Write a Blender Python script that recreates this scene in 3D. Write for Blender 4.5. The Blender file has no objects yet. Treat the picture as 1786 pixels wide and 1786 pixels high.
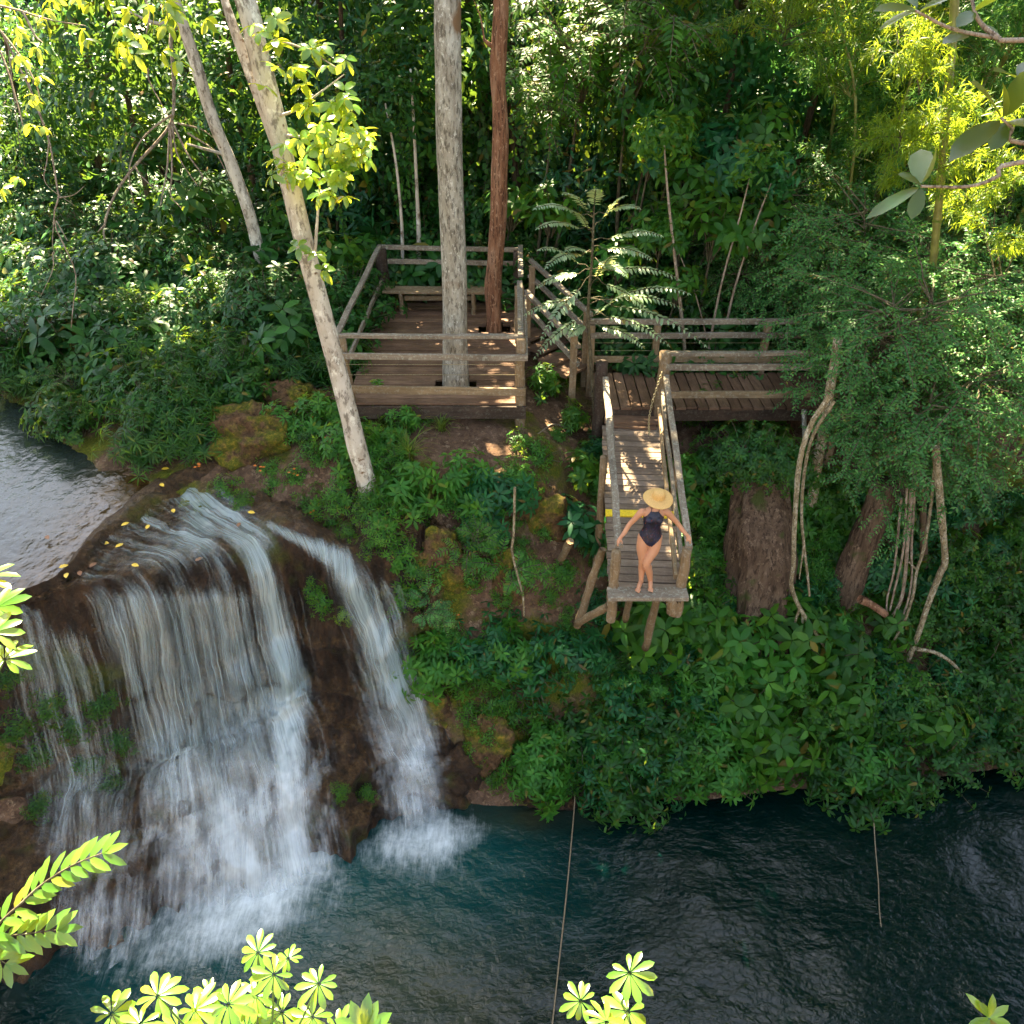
import bpy, math, random
import numpy as np
from mathutils import Vector, Matrix, Euler

S = bpy.context.scene
R = math.radians
# ------------------------------------------------------------------ camera
PITCH = R(33.3)
CAMH = 11.6
cam_data = bpy.data.cameras.new("camera")
cam = bpy.data.objects.new("camera", cam_data)
S.collection.objects.link(cam)
cam.location = (0, 0, CAMH)
cam.rotation_euler = (R(90) - PITCH, 0, 0)
cam_data.sensor_width = 36
cam_data.lens = 36 * 1500 / 1786
cam_data.clip_start = 0.1
cam_data.clip_end = 500
S.camera = cam
# ------------------------------------------------------------------ light
SUN_EL, SUN_AZ = R(52), R(-14)          # azimuth measured from +Y towards +X
sun_dir = Vector((math.sin(SUN_AZ) * math.cos(SUN_EL), math.cos(SUN_AZ) * math.cos(SUN_EL), math.sin(SUN_EL)))
world = bpy.data.worlds.new("World")
S.world = world
world.use_nodes = True
wn = world.node_tree.nodes
wl = world.node_tree.links
bg = wn["Background"]
sky = wn.new("ShaderNodeTexSky")
sky.sky_type = 'NISHITA'
sky.sun_disc = False
sky.sun_elevation = SUN_EL
sky.sun_rotation = SUN_AZ
sky.air_density = 1.0
sky.dust_density = 1.5
hs = wn.new("ShaderNodeHueSaturation")
hs.inputs['Saturation'].default_value = 0.58
wl.new(sky.outputs[0], hs.inputs['Color'])
wl.new(hs.outputs[0], bg.inputs[0])
bg.inputs[1].default_value = 0.052
sd = bpy.data.lights.new("sun", 'SUN')
sd.energy = 5.0
sd.angle = R(0.5)
sd.color = (1.0, 0.83, 0.55)
so = bpy.data.objects.new("sun", sd)
S.collection.objects.link(so)
so.rotation_euler = (-sun_dir).to_track_quat('-Z', 'Y').to_euler()
so.location = (0, 0, 40)
S.view_settings.view_transform = 'Standard'
S.view_settings.look = 'None'
S.view_settings.gamma = 1
S.view_settings.exposure = 3.82
S.cycles.transparent_max_bounces = 24
S.cycles.max_bounces = 6
S.cycles.diffuse_bounces = 3
S.cycles.glossy_bounces = 3
S.cycles.transmission_bounces = 4
S.cycles.sample_clamp_indirect = 4

# ------------------------------------------------------------------ picture geometry -> world
CP, SP = math.cos(PITCH), math.sin(PITCH)
def ray(px, py):
    a = (px - 893) / 1500.0
    b = (893 - py) / 1500.0
    return np.array((a, CP + b * SP, -SP + b * CP))
CAM = np.array((0, 0, CAMH))
def Pd(px, py, d): return CAM + ray(px, py) * d
def Pz(px, py, z):
    r = ray(px, py); return CAM + r * ((z - CAMH) / r[2])
def Py(px, py, y):
    r = ray(px, py); return CAM + r * (y / r[1])
def project(V):
    d = V[:, 1] * CP - (V[:, 2] - CAMH) * SP
    u = V[:, 1] * SP + (V[:, 2] - CAMH) * CP
    d = np.maximum(d, .1)
    return 893 + V[:, 0] / d * 1500, 893 - u / d * 1500

# ------------------------------------------------------------------ numpy noise
def _hash(i, j, k):
    n = (i * 374761393 + j * 668265263 + k * 2147483647 // 7 * 1) & 0xffffffff
    n = ((n ^ (n >> 13)) * 1274126177) & 0xffffffff
    n = (n ^ (n >> 16)) & 0xffff
    return n / 65535.0
def vnoise(P, scale=1.0, seed=0):
    P = np.asarray(P, float) * scale + seed * 17.31
    I = np.floor(P).astype(np.int64); f = P - I
    f = f * f * (3 - 2 * f)
    I = I + 100000
    x, y, z = I[:, 0], I[:, 1], I[:, 2]
    def h(a, b, c): return _hash(x + a, y + b, z + c)
    fx, fy, fz = f[:, 0], f[:, 1], f[:, 2]
    c00 = h(0,0,0)*(1-fx)+h(1,0,0)*fx; c10 = h(0,1,0)*(1-fx)+h(1,1,0)*fx
    c01 = h(0,0,1)*(1-fx)+h(1,0,1)*fx; c11 = h(0,1,1)*(1-fx)+h(1,1,1)*fx
    return (c00*(1-fy)+c10*fy)*(1-fz)+(c01*(1-fy)+c11*fy)*fz
def fbm(P, scale=1.0, octaves=4, seed=0):
    out = 0; a = .5; t = 0
    for o in range(octaves):
        out = out + a * vnoise(P, scale * 2 ** o, seed + o); t += a; a *= .5
    return out / t

# ------------------------------------------------------------------ object helpers
def props(o, label=None, cat=None, group=None, kind=None):
    if label: o['label'] = label
    if cat: o['category'] = cat
    if group: o['group'] = group
    if kind: o['kind'] = kind
    return o
def link(o, parent=None):
    S.collection.objects.link(o)
    if parent is not None: o.parent = parent
    return o
def empty(name, loc=(0, 0, 0), **k):
    o = bpy.data.objects.new(name, None)
    o.location = loc; o.empty_display_size = .2
    link(o); props(o, **k); return o
def mesh_np(name, V, Fs, smooth=True, uv=None):
    """V (n,3); Fs a list of integer arrays (m,3) or (m,4)"""
    me = bpy.data.meshes.new(name)
    if not isinstance(Fs, (list, tuple)): Fs = [Fs]
    Fs = [np.asarray(f, np.int32) for f in Fs if len(f)]
    V = np.asarray(V, np.float32)
    me.vertices.add(len(V)); me.vertices.foreach_set("co", V.ravel())
    li = np.concatenate([f.ravel() for f in Fs])
    tot = np.concatenate([np.full(len(f), f.shape[1], np.int32) for f in Fs])
    st = np.concatenate(([0], np.cumsum(tot)[:-1])).astype(np.int32)
    me.loops.add(len(li)); me.loops.foreach_set("vertex_index", li)
    me.polygons.add(len(tot)); me.polygons.foreach_set("loop_start", st)
    if uv is not None:
        l = me.uv_layers.new(name="UVMap")
        l.data.foreach_set("uv", np.asarray(uv, np.float32)[li].ravel())
    me.polygons.foreach_set("use_smooth", np.full(len(tot), smooth))
    me.update(calc_edges=True); me.validate()
    return me
def obj(name, me, mat, parent=None, loc=None, **k):
    o = bpy.data.objects.new(name, me)
    if mat is not None and not me.materials: me.materials.append(mat)
    link(o, parent)
    if loc is not None: o.location = loc
    return props(o, **k)
class Acc:
    """accumulates verts / tris / quads / uv"""
    def __init__(s): s.V = []; s.T = []; s.Q = []; s.U = []; s.n = 0
    def add(s, V, T=None, Q=None, U=None):
        V = np.asarray(V, float).reshape(-1, 3)
        s.V.append(V); s.U.append(np.zeros((len(V), 2)) if U is None else np.asarray(U, float))
        if T is not None and len(T): s.T.append(np.asarray(T, np.int64) + s.n)
        if Q is not None and len(Q): s.Q.append(np.asarray(Q, np.int64) + s.n)
        s.n += len(V)
    def merge(s, b, M=None, t=None):
        if b.n == 0: return
        V = b.verts()
        if M is not None: V = V @ M.T
        if t is not None: V = V + t
        s.add(V, b.tris(), b.quads(), np.concatenate(b.U))
    def verts(s): return np.concatenate(s.V) if s.V else np.zeros((0, 3))
    def tris(s): return np.concatenate(s.T) if s.T else np.zeros((0, 3), int)
    def quads(s): return np.concatenate(s.Q) if s.Q else np.zeros((0, 4), int)
    def mesh(s, name, smooth=True):
        return mesh_np(name, s.verts(), [s.tris(), s.quads()], smooth, np.concatenate(s.U))
    def obj(s, name, mat, parent=None, smooth=True, loc=None, **k):
        return obj(name, s.mesh(name, smooth), mat, parent, loc, **k)
def nrm(v):
    v = np.asarray(v, float); return v / np.maximum(np.linalg.norm(v, axis=-1, keepdims=True), 1e-9)
def smooth_path(pts, n):
    """Catmull-Rom resample of a list of points of any dimension"""
    P = np.asarray(pts, float)
    if len(P) == 2: return P[0] + (P[1] - P[0]) * np.linspace(0, 1, n)[:, None]
    E = np.vstack([2 * P[0] - P[1], P, 2 * P[-1] - P[-2]])
    t = np.linspace(0, len(P) - 1 - 1e-6, n); i = t.astype(int); f = (t - i)[:, None]
    a, b, c, d = E[i], E[i + 1], E[i + 2], E[i + 3]
    return .5 * (2*b + (c - a)*f + (2*a - 5*b + 4*c - d)*f**2 + (3*b - a - 3*c + d)*f**3)
def tube(acc, pts, rad, sides=8, cap=True, rough=0, seed=0, flat=(1, 1)):
    P = np.asarray(pts, float); n = len(P)
    rad = np.broadcast_to(np.asarray(rad, float), (n,))
    T = nrm(np.gradient(P, axis=0))
    ref = np.array((0, 0, 1.0)) if abs(T[0, 2]) < .8 else np.array((0, 1.0, 0))
    A = nrm(np.cross(T, ref)); B = np.cross(T, A)
    th = np.linspace(0, 2 * np.pi, sides, endpoint=False)
    V = P[:, None] + (A[:, None] * np.cos(th)[None, :, None] * flat[0] + B[:, None] * np.sin(th)[None, :, None] * flat[1]) * rad[:, None, None]
    V = V.reshape(-1, 3)
    if rough:
        C = np.repeat(P, sides, 0)
        d = V - C
        V = C + d * (1 + rough * (fbm(V * np.array((1, 1, .35)), 5, 3, seed)[:, None] - .5) * 2)
    i = np.arange(n - 1)[:, None] * sides; j = np.arange(sides)[None]; jn = (j + 1) % sides
    Q = np.stack([i + j, i + jn, i + sides + jn, i + sides + j], -1).reshape(-1, 4)
    L = np.concatenate(([0], np.cumsum(np.linalg.norm(np.diff(P, axis=0), axis=1))))
    U = np.stack([np.repeat(L, sides), np.tile(th / 6.283 * .5, n)], -1)
    acc.add(V, None, Q, U)
    if cap:
        k = acc.n
        for e, s0 in ((0, 0), (n - 1, (n - 1) * sides)):
            acc.add([P[e]], None, None, [[L[e], .3]])
            c = acc.n - 1
            ring = k - n * sides + s0 + np.arange(sides)
            acc.T.append(np.stack([np.full(sides, c), ring, np.roll(ring, -1)], -1))
def board(acc, p0, p1, w, h, up=(0, 0, 1), jit=0.0, rng=None, bev=.006):
    """beam from p0 to p1 (centre line), w across, h along up; chamfered edges"""
    p0 = np.asarray(p0, float); p1 = np.asarray(p1, float)
    t = p1 - p0; L = np.linalg.norm(t); t = t / L
    s = np.cross(t, up); s /= np.linalg.norm(s); u = np.cross(s, t)
    b = min(bev, w * .25, h * .25)
    prof = [(-w/2+b, -h/2), (w/2-b, -h/2), (w/2, -h/2+b), (w/2, h/2-b), (w/2-b, h/2), (-w/2+b, h/2), (-w/2, h/2-b), (-w/2, -h/2+b)]
    nseg = max(2, int(L / .5) + 1)
    V = []; U = []
    off = (rng.uniform(-9, 9) if rng is not None else 0)
    for k in range(nseg):
        c = p0 + t * L * k / (nseg - 1)
        if rng is not None and jit: c = c + s * rng.normal(0, jit) + u * rng.normal(0, jit)
        for q, (a, d) in enumerate(prof):
            V.append(c + s * a + u * d); U.append((L * k / (nseg - 1) + off, off * 1.7 + q * .06))
    m = len(prof); Q = []
    for k in range(nseg - 1):
        for q in range(m):
            Q.append((k*m + q, k*m + (q+1) % m, (k+1)*m + (q+1) % m, (k+1)*m + q))
    T = []
    for e, base in ((0, 0), (1, (nseg-1)*m)):
        for q in range(1, m - 1):
            T.append((base, base + q + 1, base + q) if e == 0 else (base, base + q, base + q + 1))
    acc.add(V, T, Q, U)

# ------------------------------------------------------------------ materials
def newmat(name):
    m = bpy.data.materials.new(name); m.use_nodes = True
    nt = m.node_tree
    for n in list(nt.nodes): nt.nodes.remove(n)
    out = nt.nodes.new("ShaderNodeOutputMaterial")
    return m, nt, out
class N:
    def __init__(s, nt): s.nt = nt
    def __call__(s, t, ins=None, **k):
        n = s.nt.nodes.new("ShaderNode" + t)
        for a, v in k.items(): setattr(n, a, v)
        for i, v in (ins or {}).items():
            if hasattr(v, 'is_output') or isinstance(v, bpy.types.NodeSocket): s.nt.links.new(v, n.inputs[i])
            else: n.inputs[i].default_value = v
        return n
    def noise(s, vec, scale, detail=4, rough=.55, dist=0):
        return s("TexNoise", {"Vector": vec, "Scale": scale, "Detail": detail, "Roughness": rough, "Distortion": dist}).outputs["Fac"]
    def ramp(s, fac, stops, interp='LINEAR'):
        n = s("ValToRGB", {0: fac}); cr = n.color_ramp; cr.interpolation = interp
        while len(cr.elements) < len(stops): cr.elements.new(.5)
        for e, (p, c) in zip(cr.elements, stops):
            e.position = p; e.color = (*c, 1) if hasattr(c, '__len__') else (c, c, c, 1)
        return n.outputs[0]
    def mix(s, fac, a, b, mode='MIX'):
        n = s("MixRGB", blend_type=mode)
        for i, v in ((0, fac), (1, a), (2, b)):
            if isinstance(v, bpy.types.NodeSocket): s.nt.links.new(v, n.inputs[i])
            elif i == 0: n.inputs[0].default_value = v
            else: n.inputs[i].default_value = (*v, 1)
        return n.outputs[0]
    def math(s, op, a, b=0.0, clamp=False):
        n = s("Math", operation=op, use_clamp=clamp)
        for i, v in ((0, a), (1, b)):
            if isinstance(v, bpy.types.NodeSocket): s.nt.links.new(v, n.inputs[i])
            else: n.inputs[i].default_value = v
        return n.outputs[0]
    def mapv(s, vec, scale=(1, 1, 1), loc=(0, 0, 0)):
        return s("Mapping", {"Vector": vec, "Scale": scale, "Location": loc}).outputs[0]
    def bump(s, h, strength=.4, dist=.02):
        return s("Bump", {"Height": h, "Strength": strength, "Distance": dist}).outputs[0]

def leaf_mat(name, c1, c2, c3, trans=(.25, .42, .03), tf=.42, rough=.45, spec=.3):
    m, nt, out = newmat(name); n = N(nt)
    g = n("NewGeometry"); oi = n("ObjectInfo")
    r = n.math('FRACT', n.math('ADD', g.outputs["Random Per Island"], n.math('MULTIPLY', oi.outputs["Random"], .35)))
    col = n.ramp(r, [(0, c1), (.5, c2), (.9, c3), (.965, tuple(min(1, x * 1.35) for x in c3)), (.985, (.22, .15, .02)), (1, (.12, .06, .02))])
    geo = n("TexCoord").outputs["Object"]
    big = n.noise(geo, 1.3, 2)
    col = n.mix(n.math('MULTIPLY', big, .5), col, tuple(x * .55 for x in c1))
    p = n("BsdfPrincipled", {"Base Color": col, "Roughness": rough, "Specular IOR Level": spec})
    tcol = n.mix(r, trans, (trans[0] * 1.5, trans[1] * 1.15, trans[2]))
    t = n("BsdfTranslucent", {"Color": tcol})
    mx = n("MixShader", {0: tf, 1: p.outputs[0], 2: t.outputs[0]})
    nt.links.new(mx.outputs[0], out.inputs[0])
    return m
def bark_mat(name, c1, c2, c3, scale=6, stretch=.3, bump=.6, spots=None):
    m, nt, out = newmat(name); n = N(nt)
    v = n.mapv(n("TexCoord").outputs["Object"], (1, 1, stretch))
    a = n.noise(v, scale, 6, .65, .4)
    b = n.noise(v, scale * 3.4, 5, .7)
    col = n.ramp(a, [(.28, c1), (.5, c2), (.72, c3)])
    col = n.mix(n.math('MULTIPLY', n.ramp(b, [(.50, 0), (.60, 1)]), .75), col, tuple(x * .4 for x in c1))
    c = n.noise(n.mapv(n('TexCoord').outputs['Object'], (1, 1, .6), (3, 1, 2)), scale * 2.3, 7, .75)
    col = n.mix(n.math('MULTIPLY', n.ramp(c, [(.56, 0), (.62, 1)]), .7), col, tuple(min(.75, x * 1.35) for x in c3))
    if spots:
        s = n.noise(n("TexCoord").outputs["Object"], spots[1], 3, .5)
        col = n.mix(n.ramp(s, [(spots[2], 0), (spots[2] + .06, 1)]), col, spots[0])
    p = n("BsdfPrincipled", {"Base Color": col, "Roughness": .9, "Specular IOR Level": .2, "Normal": n.bump(n.math('ADD', a, b), bump, .03)})
    nt.links.new(p.outputs[0], out.inputs[0]); return m
def wood_mat(name, c1, c2, c3, lichen=.35, lich_col=(.42, .43, .34), dark=.6):
    m, nt, out = newmat(name); n = N(nt)
    tc = n("TexCoord"); g = n("NewGeometry")
    v = n.mapv(tc.outputs["UV"], (1.2, 22, 1))
    grain = n.noise(v, 2.2, 6, .65, .3)
    ob = tc.outputs["Object"]
    blot = n.noise(ob, 1.7, 4, .6)
    fine = n.noise(ob, 22, 4, .7)
    r = g.outputs["Random Per Island"]
    base = n.ramp(r, [(0, c1), (.5, c2), (1, c3)])
    col = n.mix(n.math('MULTIPLY', n.ramp(grain, [(.35, 1), (.6, 0)]), .55), base, tuple(x * .35 for x in c1))
    col = n.mix(n.math('MULTIPLY', n.ramp(blot, [(.42, 0), (.62, 1)]), dark), col, tuple(x * .3 for x in c2))
    col = n.mix(n.math('MULTIPLY', n.ramp(fine, [(.52, 0), (.62, 1)]), lichen), col, lich_col)
    p = n("BsdfPrincipled", {"Base Color": col, "Roughness": .82, "Specular IOR Level": .25, "Normal": n.bump(n.math('ADD', grain, fine), .5, .008)})
    nt.links.new(p.outputs[0], out.inputs[0]); return m
def plain(name, col, rough=.6, noise=.15, scale=30, metallic=0):
    m, nt, out = newmat(name); n = N(nt)
    f = n.noise(n("TexCoord").outputs["Object"], scale, 4)
    c = n.mix(n.ramp(f, [(.35, 0), (.65, 1)]), tuple(x * (1 - noise) for x in col), tuple(min(1, x * (1 + noise)) for x in col))
    p = n("BsdfPrincipled", {"Base Color": c, "Roughness": rough, "Metallic": metallic, "Normal": n.bump(f, .2, .004)})
    nt.links.new(p.outputs[0], out.inputs[0]); return m

M = {}
# foliage colours
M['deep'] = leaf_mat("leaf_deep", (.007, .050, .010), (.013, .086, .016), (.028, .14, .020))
M['teal'] = leaf_mat("leaf_teal", (.008, .070, .023), (.015, .115, .034), (.032, .17, .040), trans=(.10, .30, .06), tf=.35)
M['mid'] = leaf_mat("leaf_mid", (.015, .080, .009), (.028, .13, .013), (.060, .19, .016))
M['bright'] = leaf_mat("leaf_bright", (.022, .125, .016), (.040, .19, .024), (.08, .26, .030), tf=.45)
M['forest'] = leaf_mat("leaf_forest", (.008, .054, .009), (.016, .092, .014), (.036, .14, .018), trans=(.14, .28, .03), tf=.25)
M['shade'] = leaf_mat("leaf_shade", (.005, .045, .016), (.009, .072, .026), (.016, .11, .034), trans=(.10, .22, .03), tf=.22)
M['fine'] = leaf_mat("leaf_fine", (.034, .14, .038), (.06, .21, .05), (.12, .30, .06), trans=(.16, .36, .07))
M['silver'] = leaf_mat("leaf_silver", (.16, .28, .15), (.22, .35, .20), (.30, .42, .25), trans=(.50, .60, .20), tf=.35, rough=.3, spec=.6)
M['bamboo'] = leaf_mat("leaf_bamboo", (.035, .10, .014), (.065, .15, .018), (.11, .20, .022), trans=(.40, .55, .03), tf=.5)
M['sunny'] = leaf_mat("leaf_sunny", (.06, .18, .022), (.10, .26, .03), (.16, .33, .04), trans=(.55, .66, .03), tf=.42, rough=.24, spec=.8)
M['leathery'] = leaf_mat("leaf_leathery", (.010, .045, .018), (.016, .065, .022), (.03, .10, .028), trans=(.45, .55, .03), tf=.34, rough=.28, spec=.55)
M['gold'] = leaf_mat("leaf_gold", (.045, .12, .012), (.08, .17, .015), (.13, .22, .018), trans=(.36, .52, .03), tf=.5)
M['grass'] = leaf_mat("leaf_grass", (.05, .13, .02), (.09, .18, .025), (.15, .22, .04), trans=(.35, .45, .05))
M['stem'] = bark_mat("stem_bark", (.06, .045, .025), (.10, .085, .05), (.16, .14, .09), 9, .4)
M['green_stem'] = plain("green_stem", (.06, .12, .03), .5)
M['pale_bark'] = bark_mat("pale_bark", (.24, .19, .14), (.46, .41, .33), (.58, .54, .46), 3.2, .45, .4, spots=((.15, .09, .05), 7.5, .66))
M['gray_bark'] = bark_mat("gray_bark", (.15, .125, .09), (.30, .28, .225), (.45, .44, .38), 7, .28, .9, spots=((.17, .105, .055), 1.4, .62))
M['brown_bark'] = bark_mat("brown_bark", (.10, .042, .022), (.22, .105, .055), (.34, .21, .13), 8, .13, 1.0)
M['dark_bark'] = bark_mat("dark_bark", (.05, .03, .018), (.10, .065, .04), (.17, .12, .08), 6, .2, 1.0, spots=((.05, .06, .015), 1.8, .6))
M['twig'] = bark_mat("twig_bark", (.16, .11, .075), (.27, .21, .15), (.38, .32, .25), 10, .3, .4)
M['lichen_bark'] = bark_mat("lichen_bark", (.12, .09, .05), (.26, .21, .12), (.46, .43, .33), 12, .5, .7)
M['bamboo_culm'] = plain("bamboo_culm", (.15, .15, .035), .4, .3, 6)
M['rail'] = wood_mat("weathered_rail_wood", (.19, .15, .105), (.245, .195, .14), (.30, .25, .19), .42)
M['deck'] = wood_mat("deck_plank_wood", (.125, .068, .038), (.175, .10, .058), (.24, .145, .088), .10, (.3, .24, .19), .45)
M['ramp_deck'] = wood_mat("ramp_plank_wood", (.17, .12, .082), (.22, .16, .11), (.28, .21, .15), .16, (.34, .3, .25), .3)
M['post'] = wood_mat("post_wood", (.20, .135, .07), (.27, .185, .10), (.33, .24, .14), .28, (.4, .38, .3), .4)
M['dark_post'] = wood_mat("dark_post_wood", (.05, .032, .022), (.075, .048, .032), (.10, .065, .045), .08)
M['yellow'] = plain("yellow_paint", (.78, .55, .02), .55, .15, 40)
M['chain'] = plain("chain_metal", (.42, .36, .2), .45, .35, 60, .3)
M['rope'] = plain("rope_fibre", (.20, .15, .09), .9, .3, 60)
M['flower'] = plain("flower_orange", (.75, .20, .02), .6)
M['yleaf'] = plain("fallen_yellow_leaf", (.72, .46, .03), .5, .25, 20)
M['bleaf'] = plain("fallen_brown_leaf", (.22, .09, .03), .6, .3, 20)

def ground_mat():
    m, nt, out = newmat("forest_soil"); n = N(nt)
    g = n("NewGeometry"); pos = g.outputs["Position"]
    a = n.noise(pos, .9, 5, .6); b = n.noise(pos, 5, 6, .7); c = n.noise(pos, 28, 5, .7)
    vor = n("TexVoronoi", {"Vector": pos, "Scale": 16.0, "Randomness": 1.0})
    soil = n.ramp(b, [(.3, (.045, .026, .015)), (.5, (.11, .066, .042)), (.7, (.19, .12, .08))])
    litter = n.ramp(n("SeparateColor", {0: vor.outputs["Color"]}).outputs[0], [(0, (.05, .028, .016)), (.5, (.13, .075, .04)), (.85, (.22, .13, .07)), (1, (.34, .25, .16))])
    col = n.mix(n.math('MULTIPLY', n.ramp(c, [(.45, 0), (.55, 1)]), .6), soil, litter)
    moss = n.ramp(c, [(.3, (.03, .045, .006)), (.55, (.10, .11, .012)), (.75, (.27, .17, .02))])
    col = n.mix(n.ramp(a, [(.50, 0), (.60, 1)]), col, moss)
    p = n("BsdfPrincipled", {"Base Color": col, "Roughness": .95, "Specular IOR Level": .15, "Normal": n.bump(n.math('ADD', b, n.math('MULTIPLY', c, .5)), .8, .06)})
    nt.links.new(p.outputs[0], out.inputs[0]); return m
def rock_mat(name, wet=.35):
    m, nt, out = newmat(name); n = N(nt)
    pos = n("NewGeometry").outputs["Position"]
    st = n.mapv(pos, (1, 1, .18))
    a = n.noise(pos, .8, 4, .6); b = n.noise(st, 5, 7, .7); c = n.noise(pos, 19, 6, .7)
    col = n.ramp(b, [(.30, (.006, .0045, .003)), (.46, (.034, .019, .010)), (.6, (.078, .040, .017)), (.75, (.16, .09, .038))])  # wet browns, taken darker to paint in the overhang's shade and deepen crevices
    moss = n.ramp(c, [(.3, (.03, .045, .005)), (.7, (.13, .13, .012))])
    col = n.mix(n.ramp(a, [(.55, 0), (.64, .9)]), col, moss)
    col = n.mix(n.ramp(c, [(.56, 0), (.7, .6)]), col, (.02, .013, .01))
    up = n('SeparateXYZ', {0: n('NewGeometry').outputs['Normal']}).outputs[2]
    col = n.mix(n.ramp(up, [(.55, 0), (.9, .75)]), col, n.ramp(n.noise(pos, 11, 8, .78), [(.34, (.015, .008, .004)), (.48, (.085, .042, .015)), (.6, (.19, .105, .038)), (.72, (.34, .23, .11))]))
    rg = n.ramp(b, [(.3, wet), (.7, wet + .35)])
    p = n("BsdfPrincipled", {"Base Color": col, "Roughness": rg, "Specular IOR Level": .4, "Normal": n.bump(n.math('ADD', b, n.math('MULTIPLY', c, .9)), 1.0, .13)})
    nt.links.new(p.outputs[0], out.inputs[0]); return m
def moss_rock_mat():
    m, nt, out = newmat("mossy_rock"); n = N(nt)
    pos = n("NewGeometry").outputs["Position"]
    a = n.noise(pos, 2.2, 5, .6); c = n.noise(pos, 16, 6, .7)
    col = n.ramp(c, [(.25, (.025, .036, .005)), (.5, (.095, .10, .010)), (.70, (.30, .19, .022))])
    col = n.mix(n.ramp(a, [(.42, 0), (.55, 1)]), col, n.ramp(c, [(.3, (.03, .016, .008)), (.7, (.17, .095, .045))]))
    p = n("BsdfPrincipled", {"Base Color": col, "Roughness": .9, "Specular IOR Level": .2, "Normal": n.bump(n.math('ADD', a, c), .9, .05)})
    nt.links.new(p.outputs[0], out.inputs[0]); return m
M['ground'] = ground_mat()
M['rock'] = rock_mat("wet_shaded_travertine")
M['moss_rock'] = moss_rock_mat()
# ------------------------------------------------------------------ terrain
TP = np.array([
 # pool bottom
 (-14,2,-1),(-9,4,-1),(-6,4.8,-1),(-2,6,-1.2),(2,7,-1.5),(6,7.5,-1.5),(12,7.5,-1.5),(0,5.3,-1),(5,5,-1),(10,5,-1),(2,8.3,-.9),(-1.5,7.6,-.9),(6,8.6,-.9),
 # near bank
 (-14,-3,3),(-5,2.4,.6),(0,3.2,.3),(0,0,2.2),(10,1,2),(6,3.4,.2),(14,3,1),
 # shoreline + bank right of the fall
 (-.6,8.95,-.1),(1.5,9.05,-.1),(3.8,9.2,-.1),(8.7,9.9,-.1),(13,10.4,-.1),
 (-.9,9.6,1.1),(-1.1,10.4,3.0),(-1.4,11.3,4.25),(-1.6,12.2,4.8),(-2.4,11.4,4.45),(-2.4,12.2,4.75),
 (.5,9.7,1.0),(.5,10.6,2.8),(.4,11.6,4.1),(.2,12.6,4.75),
 (2,9.8,.9),(2,10.8,2.0),(2,12,3.3),(2,13.2,4.0),(2,14.5,4.4),
 (4,9.9,.9),(4,11,2.1),(4,12.2,3.3),(4,13.4,4.0),(4,14.6,4.5),
 (6,10.2,.9),(6,11.4,2.2),(6,13,3.6),(8.3,10.9,.9),(8.2,12,2.2),(8,13.5,3.6),(8,15,4.5),(13,11.5,1),(13,14,4),
 # terrace
 (-1.3,14.5,4.95),(-1.3,17.5,5.05),(1.2,15.6,4.75),(1.2,17,4.95),(4,16.5,4.9),(-3.3,13,4.85),(-3.3,17,5.2),(8,18,5.4),(13,18,5.5),
 # hill behind
 (-2,21,5.9),(3,21,5.9),(8,23,6.5),(-8,23,5.6),(0,28,8.6),(8,29,9),(-8,30,8),(0,38,14),(14,38,14),(-14,38,13),(24,30,11),(-26,30,9),(30,10,6),(0,60,24),(40,60,24),(-40,60,22),(-40,10,6),(-40,-10,6),(40,-10,6),(0,-20,6),
 # river bed
 (-6.8,9.3,4.05),(-6.4,11,4.1),(-8,11,3.9),(-9,13,3.9),(-10,9.5,3.9),(-12,14,3.9),(-14,18,4),(-11,16,4.0),(-16,12,3.8),(-13,10,3.8),(-20,20,4),
 (-5.3,13.1,4.75),(-6.4,13.5,4.7),(-8,14.6,4.75),(-9.8,16.4,4.8),(-12,19.3,4.9),(-15,23,5.2),(-6,15,5.1),(-8,17,5.3),(-4.6,12.6,4.6),(-4.2,13.6,4.9),
 # behind the fall face
 (-5.97,9.7,3.8),(-4.8,10.5,3.8),(-3.8,11.1,3.8),(-2.6,11.1,3.9),(-5.8,8.9,1.2),(-4.4,9.5,1.2),(-3.2,9.9,1.2),(-1.9,10.1,1.6),
 (-5.8,7.5,-.6),(-4,8.2,-.6),(-2.8,8.7,-.5),(-1.5,9.2,-.3),
 (-10,8.6,3.8),(-10,7.2,1),(-10,5.6,-.8),(-14,8,3.8),(-14,6,1),(-14,4.4,-.8),
], float)
_d = np.linalg.norm(TP[:, None, :2] - TP[None, :, :2], axis=2)
_w = np.linalg.solve(_d + np.eye(len(TP)) * 1e-3, TP[:, 2])
def ground_smooth(x, y):
    x = np.asarray(x, float); y = np.asarray(y, float)
    q = np.stack([x.ravel(), y.ravel()], 1); out = np.empty(len(q))
    for i in range(0, len(q), 8192):
        out[i:i+8192] = np.linalg.norm(q[i:i+8192, None] - TP[None, :, :2], axis=2) @ _w
    return out.reshape(x.shape)
def ground(x, y):
    z = ground_smooth(x, y)
    P = np.stack([np.ravel(x), np.ravel(y), z.ravel()], 1)
    n = (fbm(P, .9, 4, 3) - .5) * .5 + (fbm(P, 3.2, 3, 8) - .5) * .16
    flat = 1.0
    z2 = z.ravel() + n
    # keep the river bed under its water
    wet = (P[:, 0] < -5.2) & (P[:, 1] > 8.5) & (z.ravel() < 4.3)
    z2[wet] = np.minimum(z2[wet], 4.28)
    return z2.reshape(np.shape(z))
def g1(x, y): return float(ground(np.array([x]), np.array([y]))[0])
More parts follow.
